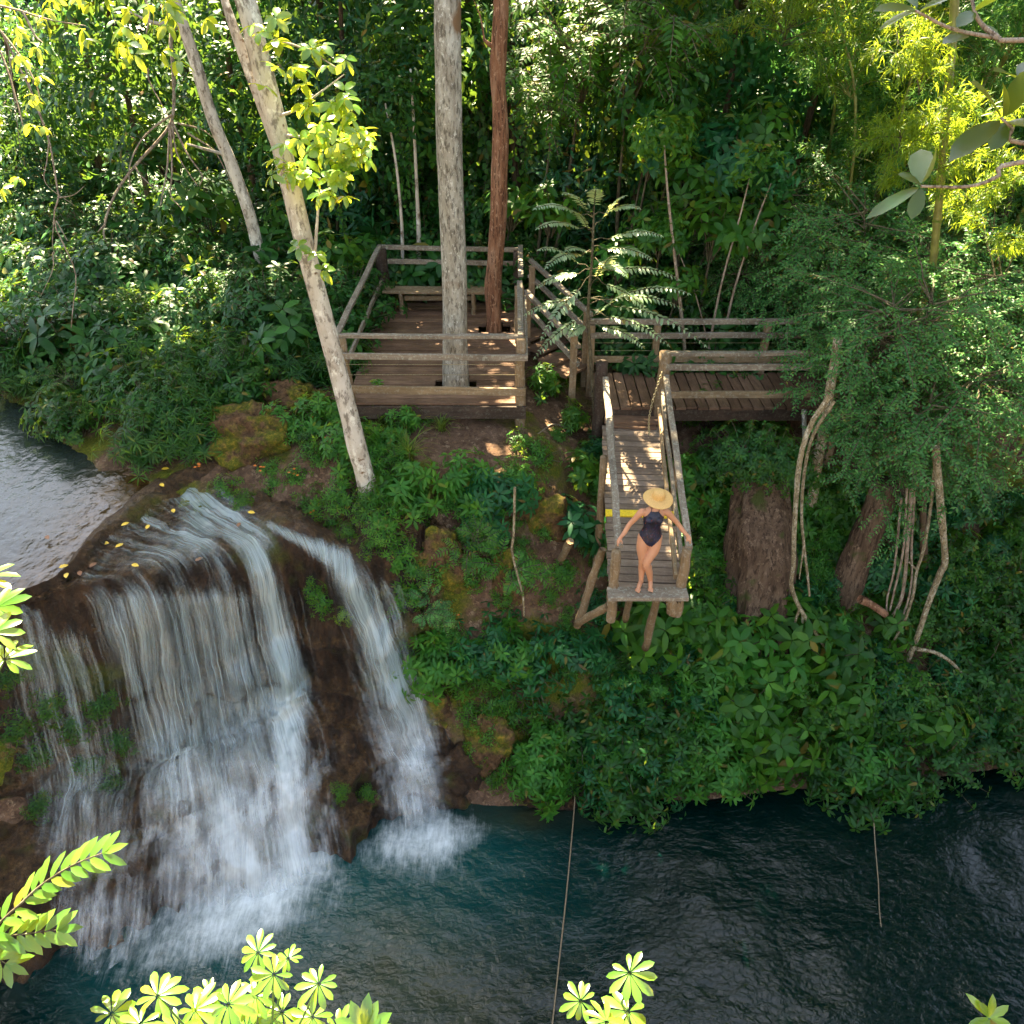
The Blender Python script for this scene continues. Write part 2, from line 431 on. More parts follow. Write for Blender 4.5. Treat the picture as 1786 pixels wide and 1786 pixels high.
def hit(px, py):
    """where the sight line through a pixel of the photograph meets the ground"""
    r = ray(px, py); t = np.arange(6, 45, .06)
    P = CAM + r[None] * t[:, None]
    z = ground(P[:, 0], P[:, 1])
    k = np.argmax(P[:, 2] < z)
    return P[k] if P[k, 2] < z[k] else P[-1]
xs = np.concatenate([np.linspace(-60, -13, 24)[:-1], np.linspace(-13, 12, 260), np.linspace(12, 60, 26)[1:]])
ys = np.concatenate([np.linspace(-30, 6.5, 20)[:-1], np.linspace(6.5, 20, 170), np.linspace(20, 80, 70)[1:]])
X, Y = np.meshgrid(xs, ys)
Z = ground(X, Y)
nx, ny = len(xs), len(ys)
i = np.arange(ny - 1)[:, None] * nx + np.arange(nx - 1)[None]
Q = np.stack([i, i + 1, i + nx + 1, i + nx], -1).reshape(-1, 4)
obj("ground", mesh_np("ground", np.stack([X, Y, Z], -1).reshape(-1, 3), [Q]), M['ground'], kind='structure',
    label="brown leaf strewn forest floor and mossy river bank", cat="ground")

# ------------------------------------------------------------------ travertine cliff of the waterfall
COLS = np.array([
 [(-14,7.4,4.3),(-13.9,7.2,4.25),(-13.7,7.0,4.1),(-13.6,6.7,2.8),(-13.5,6.3,1.5),(-13.4,5.7,1.2),(-13.3,5.1,.6),(-13.2,4.4,-.6)],
 [(-10,8.3,4.36),(-9.9,8.1,4.25),(-9.6,7.9,4.1),(-9.5,7.6,2.8),(-9.4,7.2,1.5),(-9.2,6.6,1.2),(-9,6.0,.6),(-8.9,5.3,-.6)],
 [(-6.6,8.9,4.40),(-6.3,9.0,4.36),(-5.97,9.15,4.15),(-5.88,8.85,2.7),(-5.8,8.45,1.5),(-5.75,7.75,1.2),(-5.8,7.15,.6),(-5.9,6.2,-.6)],
 [(-6.15,10.4,4.40),(-5.5,10.2,4.30),(-4.66,9.95,4.08),(-4.55,9.68,2.7),(-4.4,9.3,1.55),(-4.1,8.7,1.2),(-3.95,8.1,.6),(-3.75,7.2,-.6)],
 [(-5.7,11.9,4.42),(-4.7,11.2,4.22),(-3.7,10.5,4.05),(-3.5,10.2,2.8),(-3.3,9.85,1.75),(-3.0,9.2,1.3),(-2.8,8.6,.7),(-2.55,7.7,-.6)],
 [(-5.0,12.5,4.5),(-4.0,11.6,4.34),(-3.1,10.65,4.2),(-2.78,10.35,2.9),(-2.6,10.0,1.9),(-2.35,9.5,1.2),(-2.2,9.05,.6),(-2.0,8.2,-.6)],
 [(-4.3,12.6,4.5),(-3.2,11.7,4.10),(-2.38,10.55,3.85),(-2.05,10.25,2.9),(-1.8,9.9,1.9),(-1.55,9.5,1.1),(-1.4,9.15,.5),(-1.2,8.5,-.6)],
 [(-3.6,12.4,4.6),(-2.6,11.6,4.45),(-1.8,10.75,4.2),(-1.42,10.45,3.1),(-1.2,10.1,2.0),(-.95,9.7,1.1),(-.8,9.35,.5),(-.6,8.8,-.6)],
 [(-3.0,12.3,4.6),(-2.0,11.7,4.5),(-1.2,11.2,4.1),(-.9,10.9,3.1),(-.7,10.5,2.0),(-.5,10.1,1.1),(-.4,9.7,.5),(-.2,9.3,-.6)],
], float)
def surf(nu, nv):
    A = np.stack([smooth_path(COLS[k], nv) for k in range(len(COLS))])         # (cols, nv, 3)
    B = np.stack([smooth_path(A[:, j], nu) for j in range(nv)], 1)             # (nu, nv, 3)
    du = np.gradient(B, axis=0); dv = np.gradient(B, axis=1)
    n = nrm(np.cross(dv, du)); n[n[..., 1] > .95] *= 1
    s = np.sign(n[..., 2:3] + .6 * -n[..., 1:2]); n = n * np.where(s == 0, 1, s)
    return B, n
def grid_q(nu, nv):
    i = np.arange(nu - 1)[:, None] * nv + np.arange(nv - 1)[None]
    return np.stack([i, i + nv, i + nv + 1, i + 1], -1).reshape(-1, 4)
BUMPS = [((500, 1165), .42, .30), ((525, 1205), .30, .22), ((690, 1215), .36, .24), ((330, 1345), .45, .26), ((430, 1330), .40, .24), ((425, 1170), .28, .20), ((725, 1330), .34, .2), ((175, 1420), .4, .22), ((250, 1400), .4, .2)]
_B, _ = surf(120, 100); _b = _B.reshape(-1, 3); _qx, _qy = project(_b)
BUMPS = [(_b[np.argmin((_qx - p[0]) ** 2 + (_qy - p[1]) ** 2)], r, h) for p, r, h in BUMPS]
def bumps(P):
    o = np.zeros(len(P))
    for c, r, h in BUMPS:
        d = (P - c) * np.array((1, 1, np.where(True, .8, 1)))
        o = np.maximum(o, h * np.exp(-((d ** 2).sum(1)) / (r * r * .5)))
    return o
NU, NV = 380, 230
B, Nn = surf(NU, NV)
P = B.reshape(-1, 3)
v = np.tile(np.linspace(0, 1, NV), NU)
amp = .10 + .25 * np.clip((v - .2) * 5, 0, 1)
stretch = P * np.array((1.5, 1.5, .35))
disp = (fbm(stretch, 1.5, 5, 21) - .48) * amp * 1.5 + (fbm(P, 3.2, 4, 5) - .5) * amp * .75 + (fbm(P * np.array((1, 1, .25)), 7, 3, 6) - .5) * amp * .35
# travertine curtains: scalloped ledges that hang outward
led = np.abs(((P[:, 2] + fbm(P * np.array((1, 1, 0)), 1.3, 3, 9) * 1.6) * 1.15) % 1 - .5) * 2
disp += (led ** 2 - .4) * .22 * np.clip((v - .3) * 6, 0, 1)
disp += (.05 + .16 * fbm(P, 3.5, 3, 61)) * np.clip(1 - np.abs(v - .035) / .045, 0, 1) + (fbm(P, 2.6, 4, 62) - .5) * .22 * np.clip(1 - np.abs(v - .14) / .12, 0, 1)
apr = np.clip(1 - np.abs(v - .13) / .14, 0, 1)
disp += apr * ((fbm(P, 4.5, 4, 71) - .5) * .26 + (fbm(P, 13, 3, 72) - .5) * .10 - .03)
disp += bumps(P)
PR = P + Nn.reshape(-1, 3) * disp[:, None]
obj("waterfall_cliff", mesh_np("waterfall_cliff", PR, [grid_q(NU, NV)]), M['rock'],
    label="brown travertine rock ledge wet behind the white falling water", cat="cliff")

# ------------------------------------------------------------------ water
def fseg(px, py, pts, width):
    """gaussian closeness of points to a polyline, width may vary along it"""
    best = np.zeros(len(px))
    pts = [np.array(p, float) for p in pts]
    for a, b in zip(pts[:-1], pts[1:]):
        d = b[:2] - a[:2]; t = np.clip(((px - a[0]) * d[0] + (py - a[1]) * d[1]) / (d @ d), 0, 1)
        w = (a[2] + (b[2] - a[2]) * t) if len(a) > 2 else width
        s = (a[3] + (b[3] - a[3]) * t) if len(a) > 3 else 1
        q = np.hypot(px - a[0] - d[0] * t, py - a[1] - d[1] * t)
        best = np.maximum(best, s * np.exp(-(q / w) ** 2))
    return best
STREAMS = [
 # x, y, half width, strength in the photograph's pixels, laid onto the cliff
 [(312,850,34,1.),(360,888,56,1.),(345,925,70,.95),(300,955,66,.75),(210,985,50,.55)],
 [(330,860,30,1.),(400,905,60,.95),(440,945,50,.9)],
 [(290,830,14,.7),(250,900,22,.6),(200,960,22,.6),(150,1010,20,.6)],
 [(350,880,16,.8),(400,930,26,.9),(455,950,30,.8)],
 [(470,915,12,.8),(520,940,16,.9),(590,975,32,.95),(630,1050,44,.95),(665,1130,52,1.),(700,1200,58,.9),(722,1300,66,.85),(732,1425,78,.7)],
 [(600,990,16,.7),(620,1090,22,.6),(640,1220,40,.5),(665,1330,48,.45),(680,1430,50,.4)],
 [(170,1010,26,.6),(200,1090,34,.75),(240,1200,36,.75),(285,1330,46,.65),(330,1450,70,.8),(380,1570,90,.75)],
 [(230,1000,30,.6),(265,1060,36,.75),(310,1180,40,.72),(345,1300,50,.75),(395,1430,90,.9),(440,1540,95,.9)],
 [(300,985,26,.55),(330,1060,32,.6),(370,1180,38,.6),(400,1290,46,.7),(430,1420,80,.75)],
 [(375,960,26,.6),(400,1040,30,.6),(430,1130,30,.55),(445,1190,34,.5)],
 [(440,950,36,.9),(470,1050,36,.95),(490,1130,42,1.),(505,1190,50,1.),(500,1300,48,1.),(505,1400,46,1.),(510,1500,46,1.)],
 [(520,1180,26,.9),(548,1230,26,.5),(560,1290,18,.3)],
 [(40,1060,14,.7),(75,1170,17,.75),(115,1300,20,.7),(150,1400,34,.7),(195,1500,40,.5),(225,1610,44,.5)],
 [(65,1070,14,.75),(110,1180,16,.8),(150,1300,22,.8),(175,1420,30,.55),(225,1530,42,.5)],
 [(130,1110,6,.4),(160,1200,7,.4),(200,1300,9,.35)],
 [(0,1240,14,.3),(40,1380,16,.3),(60,1470,22,.3)],
 [(560,1270,10,.25),(570,1330,50,.22),(600,1400,60,.25),(620,1450,60,.3)],
]
def density(V):
    px, py = project(V)
    d = np.zeros(len(V))
    for s in STREAMS: d = np.maximum(d, fseg(px, py, s, 30))
    # general thin veil over the middle of the face
    veil = .72 * np.exp(-((px - 325 - (py - 1000) * .20) / 215) ** 4) * np.clip((py - 985) / 60, 0, 1)
    left = .60 * np.exp(-((px - 60 - (py - 1000) * .22) / 120) ** 4) * np.clip((py - 1060) / 60, 0, 1)
    right = .62 * np.exp(-((px - 640 - (py - 1000) * .2) / 75) ** 4) * np.clip((py - 985) / 40, 0, 1)
    veil = np.maximum(np.maximum(veil, left), right)
    wash = .62 * np.exp(-((px - 300) / 190) ** 4) * np.exp(-((py - 925) / 85) ** 4)
    return np.clip(np.maximum(np.maximum(d, veil), wash), 0, 1)
def fattr(me, name, val):
    a = me.attributes.new(name, 'FLOAT', 'POINT'); a.data.foreach_set("value", np.asarray(val, np.float32))
def fall_mat():
    m, nt, out = newmat("falling_water"); n = N(nt)
    uv = n("TexCoord").outputs["UV"]
    den = n("Attribute", attribute_name="flow").outputs["Fac"]
    tum = n("Attribute", attribute_name="tumble").outputs["Fac"]
    wob = n.noise(n.mapv(uv, (1.2, .9, 1)), 1.0, 3)
    sep = n("SeparateXYZ", {0: uv})
    u2 = n("CombineXYZ", {0: n.math('ADD', sep.outputs[0], n.math('MULTIPLY', wob, .25)), 1: sep.outputs[1], 2: sep.outputs[2]}).outputs[0]
    s1 = n.noise(n.mapv(u2, (9, .35, 1)), 1.0, 4, .55)
    s2 = n.noise(n.mapv(u2, (42, .55, 1)), 1.0, 4, .65)
    st = n.math('ADD', n.math('MULTIPLY', s1, .48), n.math('MULTIPLY', s2, .52))
    fo = n.noise(n.mapv(u2, (4, 2.2, 1)), 1.0, 6, .62)
    mixf = n("MixRGB", {0: n.math('MULTIPLY', tum, .5), 1: st, 2: fo}).outputs[0]
    # alpha = smoothstep of density against streaks
    thr = n.math('SUBTRACT', 1.0, den)
    a = n("MapRange", {0: n.math('SUBTRACT', mixf, n.math('MULTIPLY', thr, .46)), 1: .24, 2: .66, 3: 0.0, 4: .88}, interpolation_type='SMOOTHSTEP').outputs[0]
    a = n.math('MULTIPLY', a, n("MapRange", {0: den, 1: .04, 2: .3, 3: 0.0, 4: 1.0}).outputs[0])
    col = n.mix(tum, (.44, .53, .53), (.78, .83, .85))
    d = n("BsdfDiffuse", {0: col})
    t = n("BsdfTranslucent", {0: (.6, .7, .7, 1)})
    g = n("BsdfGlossy", {0: (1, 1, 1, 1), "Roughness": .25})
    s = n("MixShader", {0: .3, 1: d.outputs[0], 2: t.outputs[0]})
    s = n("MixShader", {0: .07, 1: s.outputs[0], 2: g.outputs[0]})
    tr = n("BsdfTransparent")
    f = n("MixShader", {0: a, 1: tr.outputs[0], 2: s.outputs[0]})
    nt.links.new(f.outputs[0], out.inputs[0]); return m
M['fall'] = fall_mat()
acc = Acc(); dens = []; tums = []
for layer, (off, seed) in enumerate(((.05, 31), (.14, 57), (.24, 91))):
    nu, nv = 330, 210
    Bq, Nq = surf(nu, nv)
    p = Bq.reshape(-1, 3); q = Nq.reshape(-1, 3)
    vv = np.tile(np.linspace(0, 1, nv), nu)
    uu = np.repeat(np.linspace(0, 1, nu), nv)
    base = (fbm(p * np.array((1.5, 1.5, .35)), 1.5, 3, 21) - .48) * (.15 + .37 * np.clip((vv - .2) * 5, 0, 1)) + np.clip(1 - np.abs(vv - .13) / .14, 0, 1) * ((fbm(p, 4.5, 3, 71) - .5) * .24 + .02)
    lip = np.clip((vv - .22) / .12, 0, 1)
    bil = (fbm(p, 1.6, 3, seed) - .35) * (.10 + .35 * layer * .5) * np.clip((vv - .45) * 3, 0, 1)
    o = base + bumps(p) * 1.15 + off * (.35 + .65 * lip) + bil + .10 * lip * np.clip(1 - (vv - .3) / .3, 0, 1)
    p2 = p + q * np.maximum(o, .02)[:, None]
    dn = density(p2)
    if layer == 2: dn *= np.clip((vv - .3) * 4, 0, 1)
    if layer == 1: dn *= np.clip((vv - .12) * 6, .25, 1)
    Lu = np.concatenate(([0], np.cumsum(np.linalg.norm(np.diff(Bq[:, nv // 3], axis=0), axis=1))))
    Lv = np.linspace(0, 7.2, nv)
    U = np.stack([np.repeat(Lu, nv) + layer * 13.7, np.tile(Lv, nu) + layer * 5.1], 1)
    acc.add(p2, None, grid_q(nu, nv), U)
    dens.append(dn)
    px, py = project(p2)
    tums.append(np.clip((vv - .55) * 4, 0, 1))
me = acc.mesh("waterfall")
fattr(me, "flow", np.concatenate(dens)); fattr(me, "tumble", np.concatenate(tums))
obj("waterfall", me, M['fall'], kind='structure', label="silky white curtain of falling water over brown rock", cat="waterfall")

FOAM = [
 [(150,1690,50,.4),(270,1655,76,.6),(380,1615,90,.85),(470,1565,80,1.),(540,1505,60,.9),(565,1475,40,.6)],
 [(640,1490,44,.5),(690,1478,60,.8),(760,1465,66,.95),(815,1450,46,.6)],
 [(700,1520,60,.35),(790,1500,60,.3)],
 [(480,1600,80,.45),(560,1560,70,.45),(620,1520,50,.4)],
]
def pool_mat():
    m, nt, out = newmat("pool_water"); n = N(nt)
    pos = n("NewGeometry").outputs["Position"]
    foam = n("Attribute", attribute_name="foam").outputs["Fac"]
    aer = n("Attribute", attribute_name="aerated").outputs["Fac"]
    sand = n("Attribute", attribute_name="shallow").outputs["Fac"]
    sx = n.mapv(pos, (1, 1.5, 1))
    w1 = n.noise(sx, 2.8, 3, .5, .4)
    w2 = n.noise(sx, 8.5, 4, .55, .5)
    nn = n.math('ADD', n.math('MULTIPLY', n.noise(pos, 3.2, 9, .7, .3), .55), n.math('MULTIPLY', n.noise(n('Mapping', {'Vector': pos, 'Scale': (16, 3.2, 1), 'Rotation': (0, 0, .45)}).outputs[0], 1.0, 6, .7, .5), .45))
    nf = n.noise(pos, 1.6, 3, .5)
    f = n("MapRange", {0: n.math('ADD', foam, n.math('SUBTRACT', n.math('MULTIPLY', nn, 1.5), 1.05)), 1: .0, 2: .95, 3: 0.0, 4: .85}, interpolation_type='SMOOTHSTEP').outputs[0]
    f = n.math('MULTIPLY', f, n("MapRange", {0: foam, 1: .03, 2: .2, 3: 0.0, 4: 1.0}).outputs[0])
    base = n.mix(aer, (.0004, .0078, .0068), (.004, .048, .048))
    base = n.mix(n.math('MULTIPLY', sand, n.ramp(nf, [(.35, .4), (.65, 1)])), base, (.034, .036, .018))
    h = n.math('ADD', n.math('MULTIPLY', w1, 1.0), n.math('MULTIPLY', w2, .75))
    bmp = n.bump(h, .27, .08)
    p = n("BsdfPrincipled", {"Base Color": base, "Roughness": .045, "IOR": 1.333, "Normal": bmp})
    d = n("BsdfDiffuse", {0: (.78, .83, .85, 1)})
    x = n("MixShader", {0: f, 1: p.outputs[0], 2: d.outputs[0]})
    nt.links.new(x.outputs[0], out.inputs[0]); return m
xs2 = np.linspace(-15, 15, 420); ys2 = np.concatenate([np.linspace(-2, 5, 12)[:-1], np.linspace(5, 11.5, 150)])
X2, Y2 = np.meshgrid(xs2, ys2)
V2 = np.stack([X2, Y2, np.zeros_like(X2)], -1).reshape(-1, 3)
px, py = project(V2)
fo = np.zeros(len(V2))
for s in FOAM: fo = np.maximum(fo, fseg(px, py, s, 30))
ok = V2[:, 1] > 4.8
fo *= ok
aer = np.clip(fseg(px, py, [(200,1720,110,.6),(420,1680,150,.8),(620,1560,190,1.),(820,1500,150,.8),(950,1560,120,.35)], 100), 0, 1) * ok
sand = np.clip(fseg(px, py, [(560,1760,120,.8),(680,1690,100,.9),(780,1740,90,.6)], 80) + fseg(px, py, [(820,1425,26,.7),(930,1420,34,.9),(1020,1420,26,.5)], 30), 0, 1) * ok
P3 = V2.copy()
V2[:, 2] = (fbm(P3 * np.array((1, 1.4, 1)), 1.1, 3, 77) - .5) * .10 + np.clip(fo, 0, 1) * (.04 + .16 * (fbm(P3, 3.2, 4, 13) - .3))
nx2, ny2 = len(xs2), len(ys2)
i = np.arange(ny2 - 1)[:, None] * nx2 + np.arange(nx2 - 1)[None]
me = mesh_np("pool_water", V2, [np.stack([i, i+1, i+nx2+1, i+nx2], -1).reshape(-1, 4)])
fattr(me, "foam", fo); fattr(me, "aerated", aer); fattr(me, "shallow", sand)
obj("pool_water", me, pool_mat(), kind='structure', label="dark teal pool with white foam below the waterfall", cat="water")

def river_mat():
    m, nt, out = newmat("river_water"); n = N(nt)
    pos = n("NewGeometry").outputs["Position"]
    sh = n("Attribute", attribute_name="shallow").outputs["Fac"]
    sx = n.mapv(pos, (1.4, 1, 1))
    w1 = n.noise(sx, 2.6, 3, .5, .3); w2 = n.noise(sx, 8, 4, .55, .3)
    nb = n.noise(pos, 6, 6, .7)
    bed = n.ramp(nb, [(.35, (.03, .016, .006)), (.6, (.085, .045, .014)), (.75, (.14, .08, .024))])
    base = n.mix(sh, (.022, .032, .026), bed)
    p = n("BsdfPrincipled", {"Base Color": base, "Roughness": .06, "IOR": 1.333, "Normal": n.bump(n.math('ADD', w1, n.math('MULTIPLY', w2, .3)), .4, .07)})
    nt.links.new(p.outputs[0], out.inputs[0]); return m
edge = smooth_path(COLS[:6, 0] + np.array((.05, -.02, 0)), 60)
rv = []; nw = 90
for e in edge:
    far = np.array((e[0] - 16, e[1] + 9.5, 4.4)) if True else e
    t = np.linspace(0, 1, nw) ** 1.6
    rv.append(e[None] + (far - e)[None] * t[:, None])
rv = np.array(rv); rv[..., 2] = 4.405
Vr = rv.reshape(-1, 3)
dist = np.tile(np.linspace(0, 1, nw) ** 1.6 * 18.6, len(edge))
me = mesh_np("river_water", Vr, [grid_q(len(edge), nw)])
px, py = project(Vr)
fattr(me, "shallow", np.clip(np.exp(-(dist / .9) ** 2) + fseg(px, py, [(300,790,60,.9),(220,900,70,.6)], 60), 0, 1))
if me.polygons[0].normal.z < 0: me.flip_normals()
obj("river_water", me, river_mat(), kind='structure', label="rippled shallow river above the falls", cat="water")
# ------------------------------------------------------------------ timber structures
rng = np.random.default_rng(5)
def beam(name, p0, p1, w, h, mat, parent, up=(0, 0, 1), jit=.004, label=None):
    a = Acc(); board(a, p0, p1, w, h, up, jit, rng)
    return a.obj(name, mat, parent, smooth=False, label=label)
def log(name, p0, p1, r, mat, parent, sides=9, rough=.16, label=None):
    a = Acc(); n = 9
    P = np.asarray(p0, float) + (np.asarray(p1, float) - np.asarray(p0, float)) * np.linspace(0, 1, n)[:, None]
    P[1:-1, :2] += rng.normal(0, r * .08, (n - 2, 2))
    tube(a, P, r * (1 + rng.normal(0, .06, n)), sides, True, rough, int(rng.integers(99)))
    return a.obj(name, mat, parent, label=label)
# ---- square lookout platform
DZ = 5.3
PX0, PX1, PY0, PY1 = -2.74, .19, 12.86, 17.7
plat = empty("viewing_platform", (-1.3, 12.86, DZ), label="square timber lookout deck with two tree trunks growing through it", cat="platform")
def under(o, root):
    """parent keeping world coordinates (parts are modelled in world space)"""
    o.parent = root; o.matrix_parent_inverse = Matrix.Translation(-Vector(root.location)); return o
HOLES = [(-.97, 13.6, .31), (-.35, 16.2, .27)]
a = Acc(); bw = .185; y = PY0
while y < PY1 - .05:
    x0, x1 = PX0 + rng.normal(0, .015), PX1 + rng.normal(0, .015)
    cuts = [(x0, x1)]
    for hx, hy, hr in HOLES:
        d = abs(y + bw / 2 - hy)
        if d < hr + .02:
            h = math.sqrt(max(.0, (hr + .03) ** 2 - d * d)) + .03
            cuts = [c for s, e in cuts for c in ((s, hx - h), (hx + h, e))]
    for s, e in cuts:
        board(a, (s, y + bw / 2, DZ - .02 + rng.normal(0, .004)), (e, y + bw / 2, DZ - .02 + rng.normal(0, .004)), bw - .016, .04, (0, 0, 1), .002, rng)
    y += bw
under(a.obj("decking", M['deck'], smooth=False), plat)
def pb(name, p0, p1, w, h, mat, up=(0, 0, 1)): under(beam(name, p0, p1, w, h, mat, None, up), plat)
def pl(name, p0, p1, r, mat, sides=8): under(log(name, p0, p1, r, mat, None, sides), plat)
pb("fascia_beam", (PX0 - .02, PY0 - .03, DZ - .15), (PX1 + .04, PY0 - .03, DZ - .15), .06, .22, M['dark_post'])
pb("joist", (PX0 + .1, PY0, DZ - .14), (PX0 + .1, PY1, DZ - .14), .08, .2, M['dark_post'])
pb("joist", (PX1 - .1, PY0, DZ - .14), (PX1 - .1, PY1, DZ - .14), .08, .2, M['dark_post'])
pl("post", (PX0 + .10, PY0 + .05, 4.6), (PX0 + .02, PY0 + .05, DZ + 1.12), .085, M['post'])
pl("post", (PX1 - .06, PY0 + .05, 4.5), (PX1 - .05, PY0 + .05, DZ + 1.12), .085, M['post'])
pl("post", (PX1 - .03, PY0 + 2.6, 4.5), (PX1 - .06, PY0 + 2.6, DZ + 1.10), .085, M['post'])
pl("post", (PX0 + .12, PY1 - .1, 4.6), (PX0 + .06, PY1 - .1, DZ + 1.16), .12, M['dark_post'])
pl("post", (PX1 - .05, PY1 - .1, 4.6), (PX1 - .08, PY1 - .1, DZ + 1.12), .085, M['dark_post'])
# front rails
pb("rail", (PX0 - .06, PY0 + .10, DZ + 1.14), (PX1 - .02, PY0 + .10, DZ + 1.12), .10, .06, M['rail'])
pb("rail", (PX0 - .16, PY0 - .08, DZ + .87), (PX1 + .06, PY0 - .08, DZ + .84), .05, .10, M['rail'])
pb("rail", (PX0 - .02, PY0 - .07, DZ + .29), (PX1 + .03, PY0 - .07, DZ + .24), .05, .13, M['post'])
# side rails
pb("rail", (PX0 - .04, PY0 + .06, DZ + 1.16), (PX0 + .04, PY1 - .02, DZ + 1.20), .10, .05, M['rail'])
pb("rail", (PX0 - .02, PY0 + .06, DZ + .50), (PX0 + .06, PY1 - .1, DZ + .55), .05, .10, M['rail'])
pb("rail", (PX1 - .05, PY0 + .06, DZ + 1.15), (PX1 - .05, PY0 + 2.75, DZ + 1.13), .10, .05, M['rail'])
pb("rail", (PX1 - .03, PY0 + 2.9, DZ + 1.20), (PX1 - .02, PY1 - .02, DZ + 1.20), .10, .05, M['rail'])
pb("rail", (PX1 + .04, PY0 - .05, DZ + .84), (PX1 + .05, PY0 + 2.7, DZ + .86), .05, .10, M['rail'])
# back rails
pb("rail", (PX0 + .03, PY1 - .05, DZ + 1.18), (PX1 - .02, PY1 - .05, DZ + 1.12), .06, .09, M['rail'])
pb("rail", (PX0 + .1, PY1 - .05, DZ + .90), (PX1 - .1, PY1 - .05, DZ + .84), .05, .10, M['rail'])
pb("rail", (-.3, PY1 - .05, DZ + .25), (PX1 - .1, PY1 - .05, DZ + .22), .05, .10, M['post'])
for z in (.52, .70):
    a = Acc(); tube(a, [(PX0 + .05, PY0 - .02, DZ + z), (PX1 - .05, PY0 - .02, DZ + z)], .004, 4)
    under(a.obj("wire", M['chain']), plat)
# ---- bench
bench = empty("bench", (-1.6, 17.1, DZ), label="plain grey plank bench at the back of the timber platform", cat="bench")
for nm, p0, p1, w, h, mt in (
    ("seat", (-2.62, 17.12, DZ + .47), (-.50, 17.12, DZ + .45), .36, .05, 'post'),
    ("stretcher", (-2.2, 17.1, DZ + .30), (-.8, 17.1, DZ + .30), .05, .10, 'post')):
    under(beam(nm, p0, p1, w, h, M[mt], None), bench)
for x in (-2.25, -.78):
    for yy in (16.98, 17.24):
        under(log("leg", (x, yy, DZ), (x - .01, yy, DZ + .44), .045, M['post'], None, 7), bench)

# ---- railed path with steps between the platform and the walkway
path = empty("step_path", (.8, 15.4, 4.9), label="short flight of brown plank steps with sloping grey rails linking platform and walkway", cat="steps")
def sb(name, p0, p1, w, h, mat, up=(0, 0, 1)): under(beam(name, p0, p1, w, h, M[mat], None, up), path)
for k, (x, yy, z) in enumerate(((.45, 16.3, 5.22), (.62, 15.75, 5.17), (.85, 15.3, 5.12), (1.05, 14.9, 5.07))):
    sb("tread", (x - .22, yy - .38, z), (x + .42, yy + .28, z), .42, .05, 'deck')
far0, far1 = np.array((.36, 17.15, 6.38)), np.array((1.42, 14.85, 6.08))
near0, near1 = np.array((.26, 16.0, 6.12)), np.array((1.16, 14.05, 5.80))
for dz in (0, -.33):
    sb("rail", far0 + (0, 0, dz), far1 + (0, 0, dz), .09, .07, 'rail')
sb("rail", near0, near1, .10, .07, 'rail')
sb("rail", near0 + (.02, .1, -.36), near1 + (0, 0, -.33), .06, .10, 'rail')
for p, h in (((.40, 16.9), 6.32), ((1.08, 14.12), 5.98), ((1.36, 14.98), 6.1), ((.30, 15.9), 6.1)):
    under(beam("post", (p[0], p[1], 4.3 if p[0] > .5 else 4.7), (p[0], p[1], h), .12, .12, M['post'], None, (0, 1, 0)), path)

# ---- boardwalk to the right
WZ = 5.0
WX0, WX1, WY0, WY1 = 1.48, 7.6, 13.3, 14.75
walk = empty("boardwalk", (4, 14, WZ), label="timber boardwalk with crosswise brown planks and double grey rails running off behind feathery foliage", cat="boardwalk")
def wb(name, p0, p1, w, h, mat, up=(0, 0, 1)): under(beam(name, p0, p1, w, h, M[mat], None, up), walk)
a = Acc(); x = WX0
while x < WX1:
    board(a, (x + .093, WY0 + rng.normal(0, .015), WZ - .02 + rng.normal(0, .003)), (x + .093, WY1, WZ - .02 + rng.normal(0, .003)), .168, .045, (0, 0, 1), .001, rng)
    x += .19
under(a.obj("decking", M['deck'], smooth=False), walk)
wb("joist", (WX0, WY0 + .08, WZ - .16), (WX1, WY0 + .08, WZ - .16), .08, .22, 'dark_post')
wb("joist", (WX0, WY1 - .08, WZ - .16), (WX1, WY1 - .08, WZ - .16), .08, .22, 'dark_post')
wb("rail", (1.36, WY1 + .04, WZ + .98), (WX1, WY1 + .04, WZ + .98), .06, .10, 'rail')
wb("rail", (1.38, WY1 - .02, WZ + .74), (WX1, WY1 - .02, WZ + .74), .06, .10, 'rail')
wb("rail", (1.5, WY1 - .02, WZ + .28), (WX1, WY1 - .02, WZ + .28), .05, .12, 'post')
wb("rail", (2.52, WY0 + .03, WZ + .98), (WX1, WY0 + .03, WZ + .98), .10, .06, 'rail')
wb("rail", (2.56, WY0 - .03, WZ + .76), (WX1, WY0 - .03, WZ + .78), .05, .11, 'rail')
wb("rail", (2.60, WY0 - .03, WZ + .26), (WX1, WY0 - .03, WZ + .28), .05, .12, 'post')
for (x, y0, top) in ((1.44, WY1 + .02, .92), (2.62, WY1 + .02, .92), (4.6, WY1 + .02, .92), (6.6, WY1 + .02, .92), (5.6, WY0 + .0, .92), (6.6, WY0, .92)):
    under(beam("post", (x, y0, 3.9), (x, y0, WZ + top), .12, .12, M['post'], None, (0, 1, 0)), walk)
under(log("post", (1.50, WY0 + .05, 3.9), (1.50, WY0 + .05, WZ + .83), .10, M['dark_post'], None), walk)
under(log("post", (2.56, WY0 + .06, 3.9), (2.55, WY0 + .06, WZ + 1.0), .105, M['post'], None), walk)
for z in (.45, .6):
    a = Acc(); tube(a, [(1.44, WY1 - .03, WZ + z), (WX1, WY1 - .03, WZ + z)], .004, 4)
    under(a.obj("wire", M['chain']), walk)

